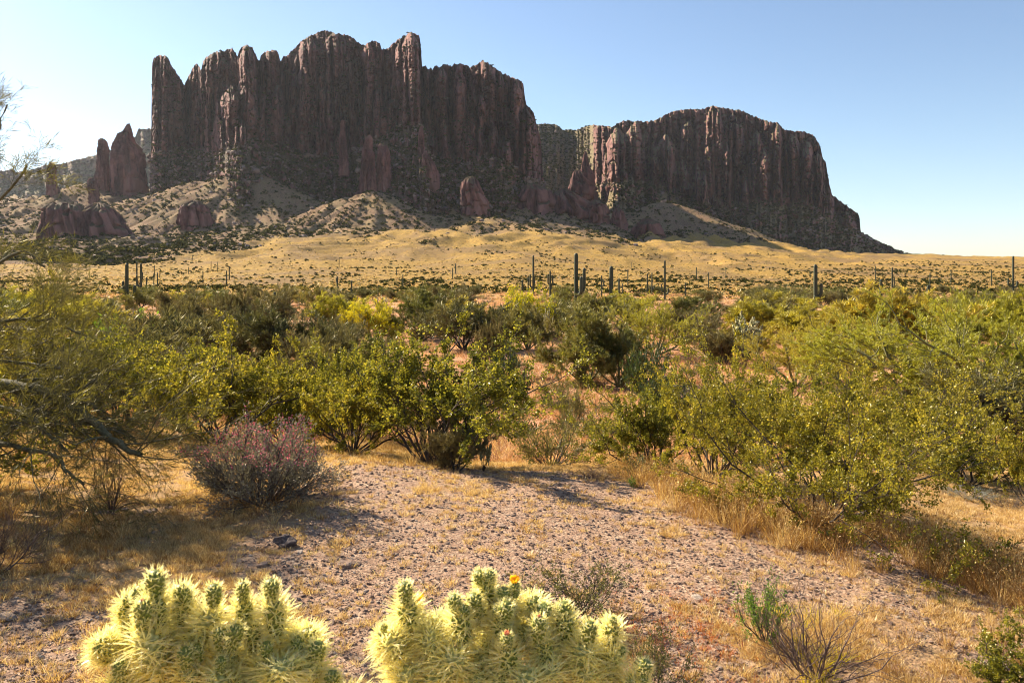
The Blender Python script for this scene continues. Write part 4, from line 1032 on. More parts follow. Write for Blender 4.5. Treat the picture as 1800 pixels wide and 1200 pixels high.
# ------------------------------------------------------------------ the palo verde that reaches in from the left
def left_tree():
    pl = Plant(51)
    def pt(px, py, D): return (xz(px, D), D, EYE + (HZ - py) / F * D)
    base = (xz(-330, 7.6), 7.6, gz(xz(-330, 7.6), 7.6))
    limbs = [
     [(-330, 880, 7.6), (-300, 760, 7.5), (-200, 690, 7.3), (-80, 668, 7.0), (0, 675, 6.8), (60, 683, 6.7), (110, 700, 6.6), (160, 735, 6.5), (190, 765, 6.45), (215, 785, 6.4), (245, 800, 6.4)],
     [(40, 680, 6.75), (90, 690, 6.8), (140, 705, 6.9), (200, 740, 7.0), (235, 770, 7.0)],
     [(-200, 690, 7.3), (-100, 720, 7.0), (0, 755, 6.7), (60, 735, 6.7), (100, 725, 6.7), (150, 745, 6.8)],
     [(-300, 760, 7.5), (-160, 770, 6.8), (-40, 775, 6.3), (50, 788, 6.1), (100, 800, 6.1), (125, 830, 6.1), (150, 850, 6.1)],
     [(-300, 760, 7.5), (-280, 600, 7.4), (-200, 500, 7.2), (-110, 430, 7.0), (-30, 380, 6.8), (20, 330, 6.7), (50, 290, 6.7)],
     [(-200, 500, 7.2), (-100, 500, 7.3), (-20, 480, 7.2), (40, 440, 7.2), (80, 470, 7.2)],
     [(-280, 600, 7.4), (-150, 600, 7.6), (-50, 580, 7.7), (30, 560, 7.7), (90, 560, 7.7), (150, 590, 7.7)],
     [(-110, 430, 7.0), (-60, 330, 6.7), (-30, 270, 6.6), (0, 220, 6.6), (12, 185, 6.6)],
     [(-200, 690, 7.3), (-120, 640, 7.5), (-30, 630, 7.6), (50, 640, 7.6), (130, 650, 7.5), (190, 680, 7.4)],
     [(-80, 668, 7.0), (-20, 700, 6.6), (40, 730, 6.4), (90, 770, 6.3), (120, 790, 6.3)],
    ]
    spec = [dict(n=(4, 6), seg=4, wander=.16, up=.02, ratio=.6, angle=.6, t0=.2, rr=.5), dict(n=(3, 5), seg=3, wander=.2, up=.02, ratio=.6, angle=.6, t0=.1, rr=.55), dict(seg=3, wander=.2, up=.03)]
    R = pl.r
    for li, l in enumerate(limbs):
        P = [np.array(pt(*q)) for q in l]
        pts = [P[0]]
        for a, b in zip(P[:-1], P[1:]):
            for k in (1, 2, 3):
                pts.append(a + (b - a) * k / 3 + pl.nr.normal(0, .012, 3))
        r0 = .068 if li == 0 else .016 if li == 4 else .008 if li == 7 else .022
        rad = [r0 * (1 - .8 * i / len(pts)) + .004 for i in range(len(pts))]
        pl.poly.append(([tuple(p) for p in pts], rad))
        n = len(pts)
        upper = li in (4, 5, 7)
        for c in range(17 if not upper else 8):
            i = R.randint(n // 4, n - 2)
            d = unit(tuple(pts[i + 1] - pts[i]))
            d = tilt(d, R.uniform(.4, 1.0), R.uniform(0, 6.28))
            d = unit((d[0], d[1], d[2] + .15))
            pl.grow(tuple(pts[i]), d, R.uniform(.35, .8) * (.5 if upper else 1), rad[i] * .32, 0, spec)
    P, Dv, ti = pl.sample_tips(30000)
    D2 = Dv + pl.nr.normal(0, .4, P.shape); D2[:, 2] += .1; D2 /= np.linalg.norm(D2, axis=1)[:, None]
    ln = pl.nr.uniform(.03, .11, len(P))
    V, Fq = leaves(P, D2, ln, np.full(len(P), .0014), pl.nr, .1)
    o0 = np.array(base)
    me = mesh_from('foliage', V - o0, [Fq], [M_pvN], attrs={'rnd': ('FACE', clump_attr(P, pl.nr, 2, .25))})
    pl.poly = [([tuple(np.array(p) - o0) for p in pts], rad) for pts, rad in pl.poly]
    st = stems_mesh('limbs', pl, [M_pvN2], sides=3, big=.008)
    r = empty('palo_verde_tree', tuple(o0))
    obj('limbs', st, r); obj('foliage', me, r)
    tag(r, 'large palo verde reaching in from the left edge with arching bare limbs and thorny twigs', 'tree')
M_pvN = leaf_mat('palo_verde_near_twig', [(0, (.06, .056, .02)), (.5, (.14, .128, .036)), (.85, (.28, .245, .07)), (1, (.50, .42, .16))], trans=.5, gloss=.05, rough=.4, tcol=1.2)
M_pvN2 = bark_mat('palo_verde_near_bark', (.06, .055, .028), (.19, .165, .09), 25, .8, .2)
left_tree()
# ------------------------------------------------------------------ saguaros
def mk_sag_mat():
    m, t, nodes, links = mat('saguaro_skin')
    at_ = N(t, 'ShaderNodeAttribute', attribute_name='rib').outputs['Fac']
    tc = N(t, 'ShaderNodeTexCoord'); nn = noise_node(t, tc.outputs['Object'], 3, 4, .6)
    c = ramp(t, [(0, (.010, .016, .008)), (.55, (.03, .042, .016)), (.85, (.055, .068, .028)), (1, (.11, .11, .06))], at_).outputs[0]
    c = mixc(t, maprange(t, nn, .55, .75, 0, .5), c, (.12, .10, .05))
    b = N(t, 'ShaderNodeBsdfPrincipled', i_Roughness=.6); links.new(c, b.inputs['Base Color'])
    out = N(t, 'ShaderNodeOutputMaterial'); links.new(b.outputs[0], out.inputs[0])
    return m
M_sag = mk_sag_mat()
def ribbed(path, rad, ribs=13, o0=(0, 0, 0)):
    """ribbed cactus column along a path, domed at the end"""
    P = np.array(path, float)
    # resample
    seg = np.r_[0, np.cumsum(np.linalg.norm(np.diff(P, axis=0), axis=1))]
    n = 22; s = np.linspace(0, seg[-1], n)
    Q = np.stack([np.interp(s, seg, P[:, k]) for k in range(3)], 1)
    for _ in range(2): Q[1:-1] = (Q[:-2] + 2 * Q[1:-1] + Q[2:]) / 4
    dome = np.array([.25, .5, .75, .93, 1.0])
    T = np.gradient(Q, axis=0); T /= np.linalg.norm(T, axis=1)[:, None]
    r = np.full(n, rad); r *= 1 - .22 * np.exp(-s / (seg[-1] * .18)) ; r *= 1 - .12 * (s / seg[-1]) ** 2
    Qd = Q[-1] + T[-1] * rad * 1.1 * np.sin(dome * math.pi / 2)[:, None]; rd = r[-1] * np.cos(dome * math.pi / 2) + .002
    Q = np.vstack([Q, Qd]); T = np.vstack([T, np.repeat(T[-1:], 5, 0)]); r = np.r_[r, rd]
    U = np.cross(T, [0, 1, 0.01]); U /= np.linalg.norm(U, axis=1)[:, None]; W = np.cross(T, U)
    m = ribs * 2; a = np.arange(m) * 2 * math.pi / m
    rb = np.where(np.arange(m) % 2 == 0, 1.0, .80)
    ring = Q[:, None] + (r[:, None] * rb[None])[..., None] * (np.cos(a)[None, :, None] * U[:, None] + np.sin(a)[None, :, None] * W[:, None])
    k = len(Q); idx = np.arange(k * m).reshape(k, m); nx = np.roll(idx, -1, 1)
    q = np.stack([idx[:-1], nx[:-1], nx[1:], idx[1:]], -1).reshape(-1, 4)
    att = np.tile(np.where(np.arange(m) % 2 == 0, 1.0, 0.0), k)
    return ring.reshape(-1, 3) - np.array(o0), q, att
def saguaro(px, top, wpx, D, arms, label, group=None, lean=0):
    x = xz(px, D); z = gz(x, D) - .3
    H = EYE + (HZ - top) / F * D - z
    s = D / F; rad = max(wpx * s * .52, .13)
    root = empty('saguaro', (x, D, z))
    tag(root, label, 'cactus', group)
    V, q, a_ = ribbed([(0, 0, 0), (lean * .3, 0, H * .4), (lean, 0, H - rad)], rad)
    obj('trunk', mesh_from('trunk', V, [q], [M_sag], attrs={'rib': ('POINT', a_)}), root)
    for apx, atop, ajoin, ay in arms:
        ax = (apx - px) * s; zt = EYE + (HZ - atop) * s - z; zj = EYE + (HZ - ajoin) * s - z
        sg = 1 if ax > 0 else -1; ra = rad * .8
        elbow = zj + .25 * abs(ax)
        p = [(0, 0, zj), (ax * .6, ay * .6, zj + .02 * abs(ax)), (ax * .95, ay, elbow + .1), (ax, ay, elbow + .35), (ax * 1.02, ay, max(zt - ra, elbow + .5))]
        V, q, a_ = ribbed(p, ra, 11)
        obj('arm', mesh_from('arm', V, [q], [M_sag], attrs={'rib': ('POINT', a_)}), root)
    return root
saguaro(1012.7, 445, 7.5, 108, [(1027, 471, 514, .3), (1020.5, 486, 518, -.9)], 'tallest saguaro near the middle, with two arms close together on its right')
saguaro(1074.5, 468, 7.5, 105, [], 'single thick armless saguaro right of the tallest one')
saguaro(937.5, 449, 3.6, 180, [(932, 482, 505, .4), (939.5, 485, 508, .8)], 'thin tall dark saguaro rising behind the yellow blooming tree')
saguaro(918.5, 492, 3, 190, [], 'short stub of a saguaro left of the thin tall dark one')
saguaro(928.5, 488, 2.4, 200, [], 'slim short saguaro touching the thin tall dark one on its left')
saguaro(945.5, 493, 2.4, 200, [], 'slim short saguaro right of the thin tall dark one')
saguaro(967, 476, 3.4, 170, [(963.5, 483, 500, .3), (971.5, 483, 502, -.3), (969, 500, 509, .6)], 'bushy many-armed saguaro between the thin dark and the tallest one')
saguaro(1057.5, 484, 3, 170, [(1061.5, 492, 503, .3)], 'small saguaro with one low arm between tallest and thick ones')
saguaro(1088, 489, 3.2, 160, [], 'short saguaro just right of the thick armless one')
saguaro(1094.5, 498, 2.2, 180, [], 'small saguaro second to the right of the thick armless one')
saguaro(1138, 481, 2.6, 190, [], 'slim saguaro, left one of the pair near the bright palo verde')
saguaro(1146, 479, 2.4, 190, [(1150, 501, 508, .3)], 'slim saguaro with a stub arm, right one of the pair')
saguaro(1168.6, 458, 3.6, 150, [(1163.5, 499, 513, .2), (1175, 507, 517, .2)], 'tall thin saguaro with two low curved arms right of the slim pair')
saguaro(1205, 497, 2.6, 170, [], 'short saguaro between the curved-armed one and the far post-like one')
saguaro(1245.5, 479, 1.9, 260, [], 'thin post-like saguaro alone on the golden slope')
saguaro(1276, 473, 1.3, 420, [], 'tiny far saguaro right of the post-like one')
saguaro(1433.5, 465, 7, 115, [(1442, 498, 521, -.3), (1430, 519, 530, -.6)], 'tall saguaro with one raised arm on the right side of the picture')
saguaro(1548.5, 491, 5, 120, [], 'short thick saguaro behind the bright rounded palo verde')
saguaro(1568.5, 470, 2.8, 170, [(1573, 487, 504, .3)], 'thin saguaro with a slim arm right of the short thick one')
saguaro(1632, 501, 5.5, 100, [], 'short barrel-like saguaro above the broad palo verde')
saguaro(1781, 450, 3.8, 160, [(1774, 489, 503, .3), (1789.5, 494, 505, .3)], 'tall saguaro with two low arms against the sky at the right edge')
saguaro(223, 463, 6.2, 110, [(215, 494, 517, .3), (234.5, 501, 522, .3)], 'biggest saguaro on the left with an arm on each side')
saguaro(248, 463, 4.0, 150, [(251.8, 478, 492, -.4), (239.3, 483, 503, .3)], 'crowded saguaro with tight arms just right of the biggest left one')
saguaro(240.5, 460, 2.6, 190, [], 'slender saguaro behind the crowded one')
saguaro(257.5, 487, 2.2, 210, [], 'short slender saguaro right of the crowded one')
saguaro(270.5, 480, 2.0, 260, [], 'far slim saguaro, left of the two standing close on the left slope')
saguaro(277, 479, 2.2, 250, [], 'far slim saguaro, right of the two standing close on the left slope')
saguaro(483, 513, 5.0, 92, [], 'short single saguaro with a pale top in the left trees')
saguaro(593, 486, 3, 200, [(590.5, 489, 496, .4)], 'small saguaro with a tiny arm at the edge of the golden slope')
saguaro(618, 493, 3, 190, [], 'stubby saguaro right of the tiny-armed one')
saguaro(801, 463, 2, 480, [], 'lone tiny saguaro on the golden slope left of the middle')
saguaro(697, 472, 1.3, 450, [], 'lone thin saguaro on the golden slope above the round palo verde')
rr = random.Random(9)
for i in range(22):
    if i < 9: px = rr.uniform(255, 420); D = rr.uniform(330, 900)
    else: px = rr.uniform(430, 1800); D = rr.uniform(300, 800)
    x = xz(px, D); z = gz(x, D); h = rr.uniform(4, 8.5)
    top = HZ - (z + h - EYE) / D * F
    saguaro(px, top, max(.45 / D * F, .9), D, [], 'tiny distant saguaro standing on the golden slope', 'distant saguaros on the golden slope')

# ------------------------------------------------------------------ teddy bear chollas
M_spine = leaf_mat('cholla_spine', [(0, (.90, .87, .48)), (.5, (.95, .95, .62)), (1, (.97, .97, .76))], trans=.8, gloss=.08, rough=.3, tcol=1.35, tb=.93)
M_spineD = leaf_mat('cholla_old_spine', [(0, (.90, .86, .46)), (.5, (.95, .95, .62)), (1, (.97, .97, .76))], trans=.75, gloss=.05, rough=.3, tcol=1.35, tb=.93)
def mk_core(name, c0, c1, c2):
    m, t, nodes, links = mat(name)
    a_ = N(t, 'ShaderNodeAttribute', attribute_name='tub').outputs['Fac']
    c = ramp(t, [(0, c0), (.5, c1), (1, c2)], a_).outputs[0]
    b = N(t, 'ShaderNodeBsdfPrincipled', i_Roughness=.5); links.new(c, b.inputs['Base Color'])
    b.inputs['Subsurface Weight'].default_value = 0
    out = N(t, 'ShaderNodeOutputMaterial'); links.new(b.outputs[0], out.inputs[0])
    return m
M_core = mk_core('cholla_green', (.055, .075, .010), (.18, .215, .025), (.42, .42, .09))
M_coreO = mk_core('cholla_olive', (.22, .22, .06), (.48, .46, .15), (.78, .74, .40))
def joint(seed, L, r, rows, around, spl, nsp, old, sw):
    """a cactus joint: knobbly body along +Z and, as a second mesh, its spines"""
    rs = np.random.RandomState(seed)
    n, m = 34, 36
    v = np.linspace(0, 1, n); a = np.linspace(0, 2 * math.pi, m, endpoint=False)
    prof = lambda v: np.sqrt(np.clip(1 - np.abs(2 * v - 1) ** 3.2, 0, 1)) * (.82 + .22 * v) + .0
    V_, A = np.meshgrid(v, a, indexing='ij')
    tz = V_ * rows; ta = A / (2 * math.pi) * around
    tub = np.abs(np.cos(math.pi * (tz + ta))) * np.abs(np.cos(math.pi * (tz - ta))) 
    R = r * prof(V_) * (1 + .16 * tub) + .0006
    P = np.stack([R * np.cos(A), R * np.sin(A), V_ * L], -1).reshape(-1, 3)
    idx = np.arange(n * m).reshape(n, m); nx = np.roll(idx, -1, 1)
    q = np.stack([idx[:-1], nx[:-1], nx[1:], idx[1:]], -1).reshape(-1, 4)
    body = mesh_from('joint', P, [q], [M_coreO if old else M_core], smooth=True, attrs={'tub': ('POINT', tub.ravel() * (.75 + .25 * rs.uniform(size=tub.size)))})
    # areoles sit on the knobs
    S = []; Dn = []
    for i in range(int(rows * 2)):
        for j in range(int(around)):
            vv = (i * .5 + .25) / rows + rs.normal(0, .004); aa = 2 * math.pi * (j + (.5 if i % 2 else 0)) / around + rs.normal(0, .03)
            if not .02 < vv < .995: continue
            rr_ = r * float(prof(np.array(vv))) * 1.1
            S.append((rr_ * math.cos(aa), rr_ * math.sin(aa), vv * L)); Dn.append((math.cos(aa), math.sin(aa), .25 + 2.2 * max(0, vv - .72) / .28 - .7 * max(0, .15 - vv) / .15))
    S = np.repeat(np.array(S), nsp, 0); Dn = np.repeat(np.array(Dn), nsp, 0)
    Dn = Dn + rs.normal(0, .62, Dn.shape); Dn[:, 2] += .15
    Dn /= np.linalg.norm(Dn, axis=1)[:, None]
    ln = spl * rs.uniform(.55, 1.25, len(S))
    V, Fq = prisms(S, S + Dn * ln[:, None], np.full(len(S), sw), np.full(len(S), sw * .25), rs)
    # three-sided needles
    at_ = np.tile(rs.uniform(0, 1, len(S)), 3)
    sp = mesh_from('spines', V, [Fq], [M_spineD if old else M_spine], attrs={'rnd': ('FACE', at_)})
    return body, sp, L, r
YOUNG = [joint(60 + k, .060, .0140, 5.5, 8, .0125, 3, False, .0008) for k in range(3)]
MIDJ = [joint(70 + k, .085, .0140, 5.5, 7, .028, 5, False, .0012) for k in range(3)]
OLDJ = [joint(80 + k, .12, .0165, 6, 7, .035, 5, True, .0014) for k in range(3)]
M_pet = leaf_mat('petal', [(0, (.85, .55, .02)), (.6, (.92, .70, .05)), (1, (.85, .18, .05))], trans=.4, gloss=.05)
M_petR = leaf_mat('petal_pink', [(0, (.75, .30, .22)), (1, (.85, .48, .36))], trans=.4, gloss=.05)
M_bud = mk_core('bud_tip', (.10, .03, .03), (.22, .07, .06), (.35, .13, .10))
def petals(name, n, L, W, open_, m, seed):
    rs = np.random.RandomState(seed); VV = []; FF = []; off = 0
    for k in range(n):
        a = k * 2.39996; o = open_ * (.45 + .55 * k / n)
        u = np.array([math.cos(a), math.sin(a), 0]); w = np.array([-math.sin(a), math.cos(a), 0])
        t = np.linspace(0, 1, 5)
        c = u[None] * (np.sin(t * 1.6) * o * L)[:, None] + np.array([0, 0, 1])[None] * (t * L * (1 - .3 * o))[:, None]
        wd = W * np.sin(np.clip(t * .92 + .12, 0, 1) * math.pi) ** .6
        ring = np.stack([c - w * wd[:, None], c + u * .0015, c + w * wd[:, None]], 1)
        idx = off + np.arange(15).reshape(5, 3)
        FF.append(np.stack([idx[:-1, :-1], idx[:-1, 1:], idx[1:, 1:], idx[1:, :-1]], -1).reshape(-1, 4)); VV.append(ring.reshape(-1, 3)); off += 15
    Fq = np.concatenate(FF)
    return mesh_from(name, np.concatenate(VV), [Fq], [m], smooth=True, attrs={'rnd': ('FACE', np.repeat(rs.uniform(0, 1, n), 8))})
FLOW = petals('flower', 14, .017, .0065, .75, M_pet, 1)
FLOWP = petals('flower', 9, .011, .005, .45, M_petR, 2)
BUDM = petals('bud', 9, .008, .004, .25, M_petR, 3)
from mathutils import Matrix
def pw(px, py, D): return Vector((xz(px, D), D, EYE + (HZ - py) / F * D))
def put_joint(root, kind, p0, p1, width=None, rs=random.Random(3), tip=None):
    body, sp, L, r = rs.choice(kind)
    d = p1 - p0; ln = d.length
    q = d.to_track_quat('Z', 'Y')
    b = obj('joint', body, root)
    sx = (width / (2 * r)) if width else ln / L
    b.matrix_local = Matrix.Translation(p0) @ q.to_matrix().to_4x4() @ Matrix.Rotation(rs.uniform(0, 6.28), 4, 'Z') @ Matrix.Diagonal((sx, sx, ln / L, 1))
    obj('spines', sp, b)
    if tip:
        f = obj(tip.name.split('.')[0], tip, b); f.location = (0, 0, L * .93); f.scale = (1 / sx * 1.0, 1 / sx, L / ln)
    return b
def cholla(name, D0, joints, label, basepx, seed):
    """joints: (kind, base px, base row, tip px, tip row, width px, extra depth, tip ornament)"""
    rs = random.Random(seed)
    bx, by = xz(basepx, D0), D0
    root = empty(name, (bx, by, gz(bx, by))); tag(root, label, 'cactus')
    o0 = Vector(root.location)
    for kd, x0, y0, x1, y1, w, dd, tip in joints:
        D = D0 + dd
        kk = {'y': YOUNG, 'm': MIDJ, 'o': OLDJ}[kd]
        put_joint(root, kk, pw(x0, y0, D) - o0, pw(x1, y1, D - (.01 if kd != 'o' else 0)) - o0, w * (1 if kd == 'y' else .88) / F * D, rs, tip)
    # the woody trunk and lower branches that carry the joints
    top = pw(basepx, 1290, D0) - o0
    V, Fq = tubes([([(0, 0, -.05), (.01, 0, top.z * .35), (0, .01, top.z * .7), tuple(top)], [.045, .04, .035, .03])], 8, 8)
    tr = obj('trunk', mesh_from('trunk', V, [Fq], [M_darkW], smooth=True), root)
    for k in range(16):
        a = k * 2.4; c = rs.uniform(.4, 1)
        p0 = Vector((0, 0, top.z * rs.uniform(.45, .95)))
        p1 = Vector((math.cos(a) * .16 * c, math.sin(a) * .13 * c, p0.z + .09 * rs.uniform(.3, 1)))
        if k < 8 or True:
            put_joint(root, OLDJ, p0, p1, .045, rs)
    return root
A1 = [('y',272,1052,272,1003,30,0,None),('m',277,1112,272,1048,36,.0,None),('y',332,1062,312,1028,24,.03,None),('m',322,1115,316,1040,34,.04,None),
 ('y',240,1075,245,1030,20,.03,None),('m',215,1090,225,1048,24,.04,None),('y',252,1108,250,1054,27,-.04,BUDM),('o',285,1190,252,1100,48,-.03,None),
 ('y',375,1067,376,1027,25,0,None),('o',345,1130,378,1068,40,.01,None),('m',330,1150,345,1110,40,.02,None),
 ('y',426,1060,427,1023,20,.02,None),('m',432,1100,428,1055,30,.03,None),('y',478,1055,476,1018,24,0,None),('m',488,1120,478,1052,34,.01,None),
 ('y',392,1145,385,1103,24,-.03,None),('y',402,1145,418,1098,27,-.04,None),('o',400,1185,400,1138,40,-.01,None),('m',450,1145,442,1100,34,.01,None),
 ('o',205,1150,178,1118,38,-.01,None),('m',190,1165,172,1122,30,-.02,None),('y',213,1195,211,1157,26,-.05,None),('o',205,1240,212,1190,40,-.04,None),
 ('y',330,1175,325,1138,27,-.05,None),('y',345,1170,348,1132,22,-.03,None),('o',335,1225,332,1168,42,-.04,None),
 ('y',388,1180,388,1155,18,-.06,None),('o',385,1235,388,1178,48,-.06,None),('m',430,1210,395,1200,38,-.05,None),
 ('y',468,1160,468,1128,22,-.03,None),('o',470,1210,468,1155,44,-.03,None),('y',525,1150,522,1118,22,.0,None),('o',520,1150,530,1108,40,.02,None),('m',545,1150,540,1105,36,.03,None),
 ('y',552,1165,560,1128,28,-.02,None),('o',500,1210,495,1160,50,-.06,None),('o',540,1210,550,1160,44,-.03,None),('y',583,1212,584,1180,26,-.05,None),
 ('o',290,1200,310,1135,46,.03,None),('o',440,1200,430,1145,46,.03,None),('o',370,1160,355,1110,44,.05,None),('o',250,1250,240,1195,46,-.02,None),('o',300,1250,290,1185,46,.0,None),
 ('m',265,1165,235,1125,36,.03,None),('o',500,1150,490,1105,40,.05,None),('o',560,1260,565,1200,44,-.03,None),('o',620,1260,605,1215,44,-.03,None),('o',440,1260,440,1205,48,-.07,None),('o',490,1265,500,1215,48,-.08,None),('m',300,1140,300,1090,38,.05,None),('m',235,1130,225,1085,32,.05,None)]
cholla('cholla_cactus', 1.75, A1, 'bristling pale yellow cactus in the left foreground, with one dark bud at its top left', 385, 1)
A2 = [('y',713,1062,712,1023,24,0,None),('m',722,1105,714,1058,36,.01,None),('o',730,1150,722,1095,42,.02,None),('y',676,1115,675,1096,13,-.01,None),('o',705,1155,678,1112,42,-.02,None),('m',695,1130,660,1118,30,0,None),
 ('y',845,1030,841,1003,20,.05,None),('y',855,1030,862,1004,20,.05,None),('m',862,1070,853,1026,28,.05,None),('y',803,1080,798,1045,22,.0,None),('y',812,1090,818,1064,20,-.01,None),('m',815,1130,808,1075,38,.0,None),
 ('y',838,1075,832,1043,24,.01,None),('m',850,1100,838,1068,28,.02,None),('y',884,1060,886,1033,22,.03,None),('y',905,1050,904,1022,17,.04,FLOW),('m',898,1090,890,1052,34,.05,None),
 ('y',884,1092,892,1058,25,-.01,None),('y',872,1088,876,1066,18,0,None),('m',870,1120,884,1086,32,.0,None),('y',957,1080,956,1063,24,.02,None),('m',935,1085,942,1050,32,.05,None),
 ('y',890,1145,891,1113,20,-.06,FLOWP),('m',895,1190,892,1135,34,-.05,None),('y',945,1130,948,1082,25,-.04,BUDM),('m',965,1170,950,1122,32,-.02,None),
 ('y',992,1090,992,1058,24,.02,None),('m',995,1130,992,1082,34,.02,None),('y',1032,1135,1038,1092,24,-.02,None),('o',1015,1180,1030,1128,42,-.02,None),('y',1077,1100,1078,1085,13,.02,None),('m',1070,1135,1076,1095,32,.03,None),
 ('y',1090,1150,1094,1138,15,0,None),('o',1060,1160,1092,1148,32,0,None),('y',1128,1185,1137,1162,24,-.04,None),('y',1130,1200,1132,1188,18,-.05,None),('o',1090,1235,1125,1190,38,-.04,None),
 ('o',780,1165,745,1110,44,-.01,None),('o',790,1200,800,1140,46,-.05,None),('o',720,1230,715,1170,44,-.05,None),('m',700,1195,695,1165,30,.02,None),('o',770,1235,765,1180,48,-.06,None),('o',860,1200,850,1140,46,.0,None),
 ('o',840,1230,835,1180,46,-.05,None),('o',930,1235,925,1180,48,-.08,None),('o',975,1225,960,1165,48,-.05,None),('o',1030,1230,1020,1170,46,-.04,None),('o',1070,1225,1060,1165,42,-.01,None),('o',920,1150,925,1100,42,.03,None),('o',855,1150,870,1105,42,.03,None),
 ('o',880,1240,885,1190,46,-.07,None),('m',780,1120,770,1085,34,.05,None),('m',740,1130,748,1095,30,.05,None),('o',985,1170,975,1115,40,.04,None),('o',1040,1165,1045,1115,38,.04,None),('y',733,1080,736,1052,14,.06,FLOW),('o',960,1120,945,1085,38,.06,None),('o',900,1120,905,1085,36,.07,None)]
cholla('cholla_cactus', 1.72, A2, 'bristling pale yellow cactus in the bottom middle, with yellow and orange flowers', 900, 2)

# pale chain cactus among the trees, and two smaller ones
def chain_cactus(px, top, wpx, D, label, seed, pale):
    x = xz(px, D); z = gz(x, D); H = EYE + (HZ - top) / F * D - z; Wd = wpx / F * D
    pl = Plant(seed); R = pl.r
    spec = [dict(n=(3, 4), seg=5, wander=.2, up=.08, ratio=.5, angle=.6, t0=.5, rr=.7), dict(n=(3, 4), seg=4, wander=.25, up=.05, ratio=.45, angle=.7, t0=.4, rr=.7), dict(seg=3, wander=.3, up=.0)]
    for i in range(7):
        az = i * 2.4; ang = .25 + .8 * i / 7
        pl.grow((0, 0, 0), (math.sin(ang) * math.cos(az), math.sin(ang) * math.sin(az), math.cos(ang)), .5, .022, 0, spec)
    root = empty('chain_cactus', (x, D, z)); tag(root, label, 'cactus')
    root.scale = (Wd / 1.3, Wd / 1.3, H)
    obj('stems', stems_mesh('stems', pl, [M_darkW], sides=5), root)
    P, Dv, _ = pl.sample_tips(900)
    VV = []; FF = []; off = 0
    PP = []
    for k in range(900):
        d = Dv[k] + pl.nr.normal(0, .5, 3); d /= np.linalg.norm(d)
        PP.append(([tuple(P[k]), tuple(P[k] + d * .02), tuple(P[k] + d * .045), tuple(P[k] + d * .055)], [.010, .016, .014, .004]))
    V, Fq = tubes(PP, 5, 5)
    c = np.repeat(pl.nr.uniform(0, 1, 900), 15)
    P2 = np.repeat(P, 9, 0) + pl.nr.normal(0, .012, (900 * 9, 3)); d2 = pl.nr.normal(0, 1, P2.shape)
    V2, F2 = leaves(P2, d2, np.full(len(P2), .03), np.full(len(P2), .0035), pl.nr)
    obj('joints', mesh_from('joints', V, [Fq], [M_chain], attrs={'rnd': ('FACE', c)}), root)
    obj('spines', mesh_from('spines', V2, [F2], [M_spineD], attrs={'rnd': ('FACE', rnd_attr(pl.nr, len(P2), 2))}), root)
M_chain = leaf_mat('chain_cactus_joint', [(0, (.12, .115, .04)), (.5, (.28, .26, .11)), (1, (.52, .46, .24))], trans=.2, gloss=.05)
chain_cactus(1310, 524, 88, 44, 'pale rounded chain cactus with dark branches among the trees right of the middle', 5, 1)
chain_cactus(962, 528, 26, 58, 'small chain cactus with chunky joints left of the olive palo verde', 6, 0)
chain_cactus(850, 748, 34, 9.2, 'small knobbly green cactus at the foot of the large middle creosote', 7, 0)
chain_cactus(672, 506, 26, 95, 'small pale chain cactus beyond the patchy flowering palo verde', 8, 0)
# ------------------------------------------------------------------ stones, gravel, grass, far bushes
def mk_stone_mat(name, stops, sc=12):
    m, t, nodes, links = mat(name)
    oi = N(t, 'ShaderNodeObjectInfo'); tc = N(t, 'ShaderNodeTexCoord')
    c = ramp(t, stops, oi.outputs['Random']).outputs[0]
    nn = noise_node(t, tc.outputs['Object'], 2.2, 5, .7)
    c = mixc(t, maprange(t, nn, .4, .65, 0, .6), c, (.30, .24, .21))
    b = N(t, 'ShaderNodeBsdfPrincipled', i_Roughness=.85); links.new(c, b.inputs['Base Color'])
    bp = N(t, 'ShaderNodeBump', i_Strength=.7, i_Distance=.15); links.new(nn, bp.inputs['Height']); links.new(bp.outputs[0], b.inputs['Normal'])
    out = N(t, 'ShaderNodeOutputMaterial'); links.new(b.outputs[0], out.inputs[0])
    return m
M_stone = mk_stone_mat('pebble', [(0, (.15, .078, .05)), (.3, (.30, .17, .108)), (.6, (.45, .285, .19)), (.85, (.58, .40, .28)), (1, (.74, .58, .45))])
M_darkst = mk_stone_mat('dark_stone', [(0, (.07, .04, .038)), (1, (.13, .08, .07))])
M_boul = mk_stone_mat('scree_boulder', [(0, (.07, .04, .033)), (.5, (.16, .095, .075)), (1, (.34, .22, .165))])
def rock_mesh(name, seed, sub=2, m=None, flat=.6, amp=.35):
    import bmesh
    bm = bmesh.new(); bmesh.ops.create_icosphere(bm, subdivisions=sub, radius=1)
    rs = np.random.RandomState(seed)
    co = np.array([v.co[:] for v in bm.verts])
    # cut by random planes for facets
    for k in range(9):
        nrm = rs.normal(size=3); nrm /= np.linalg.norm(nrm); d = rs.uniform(.55, .85)
        s = co @ nrm; co = co - np.where(s > d, s - d, 0)[:, None] * nrm
    co = co * (1 + amp * .4 * noise3(co * 1.7 + seed))[:, None]
    co[:, 2] *= flat; co[:, 0] *= rs.uniform(.9, 1.3)
    for v, c in zip(bm.verts, co): v.co = c
    me = bpy.data.meshes.new(name); bm.to_mesh(me); bm.free(); me.materials.append(m or M_stone)
    return me
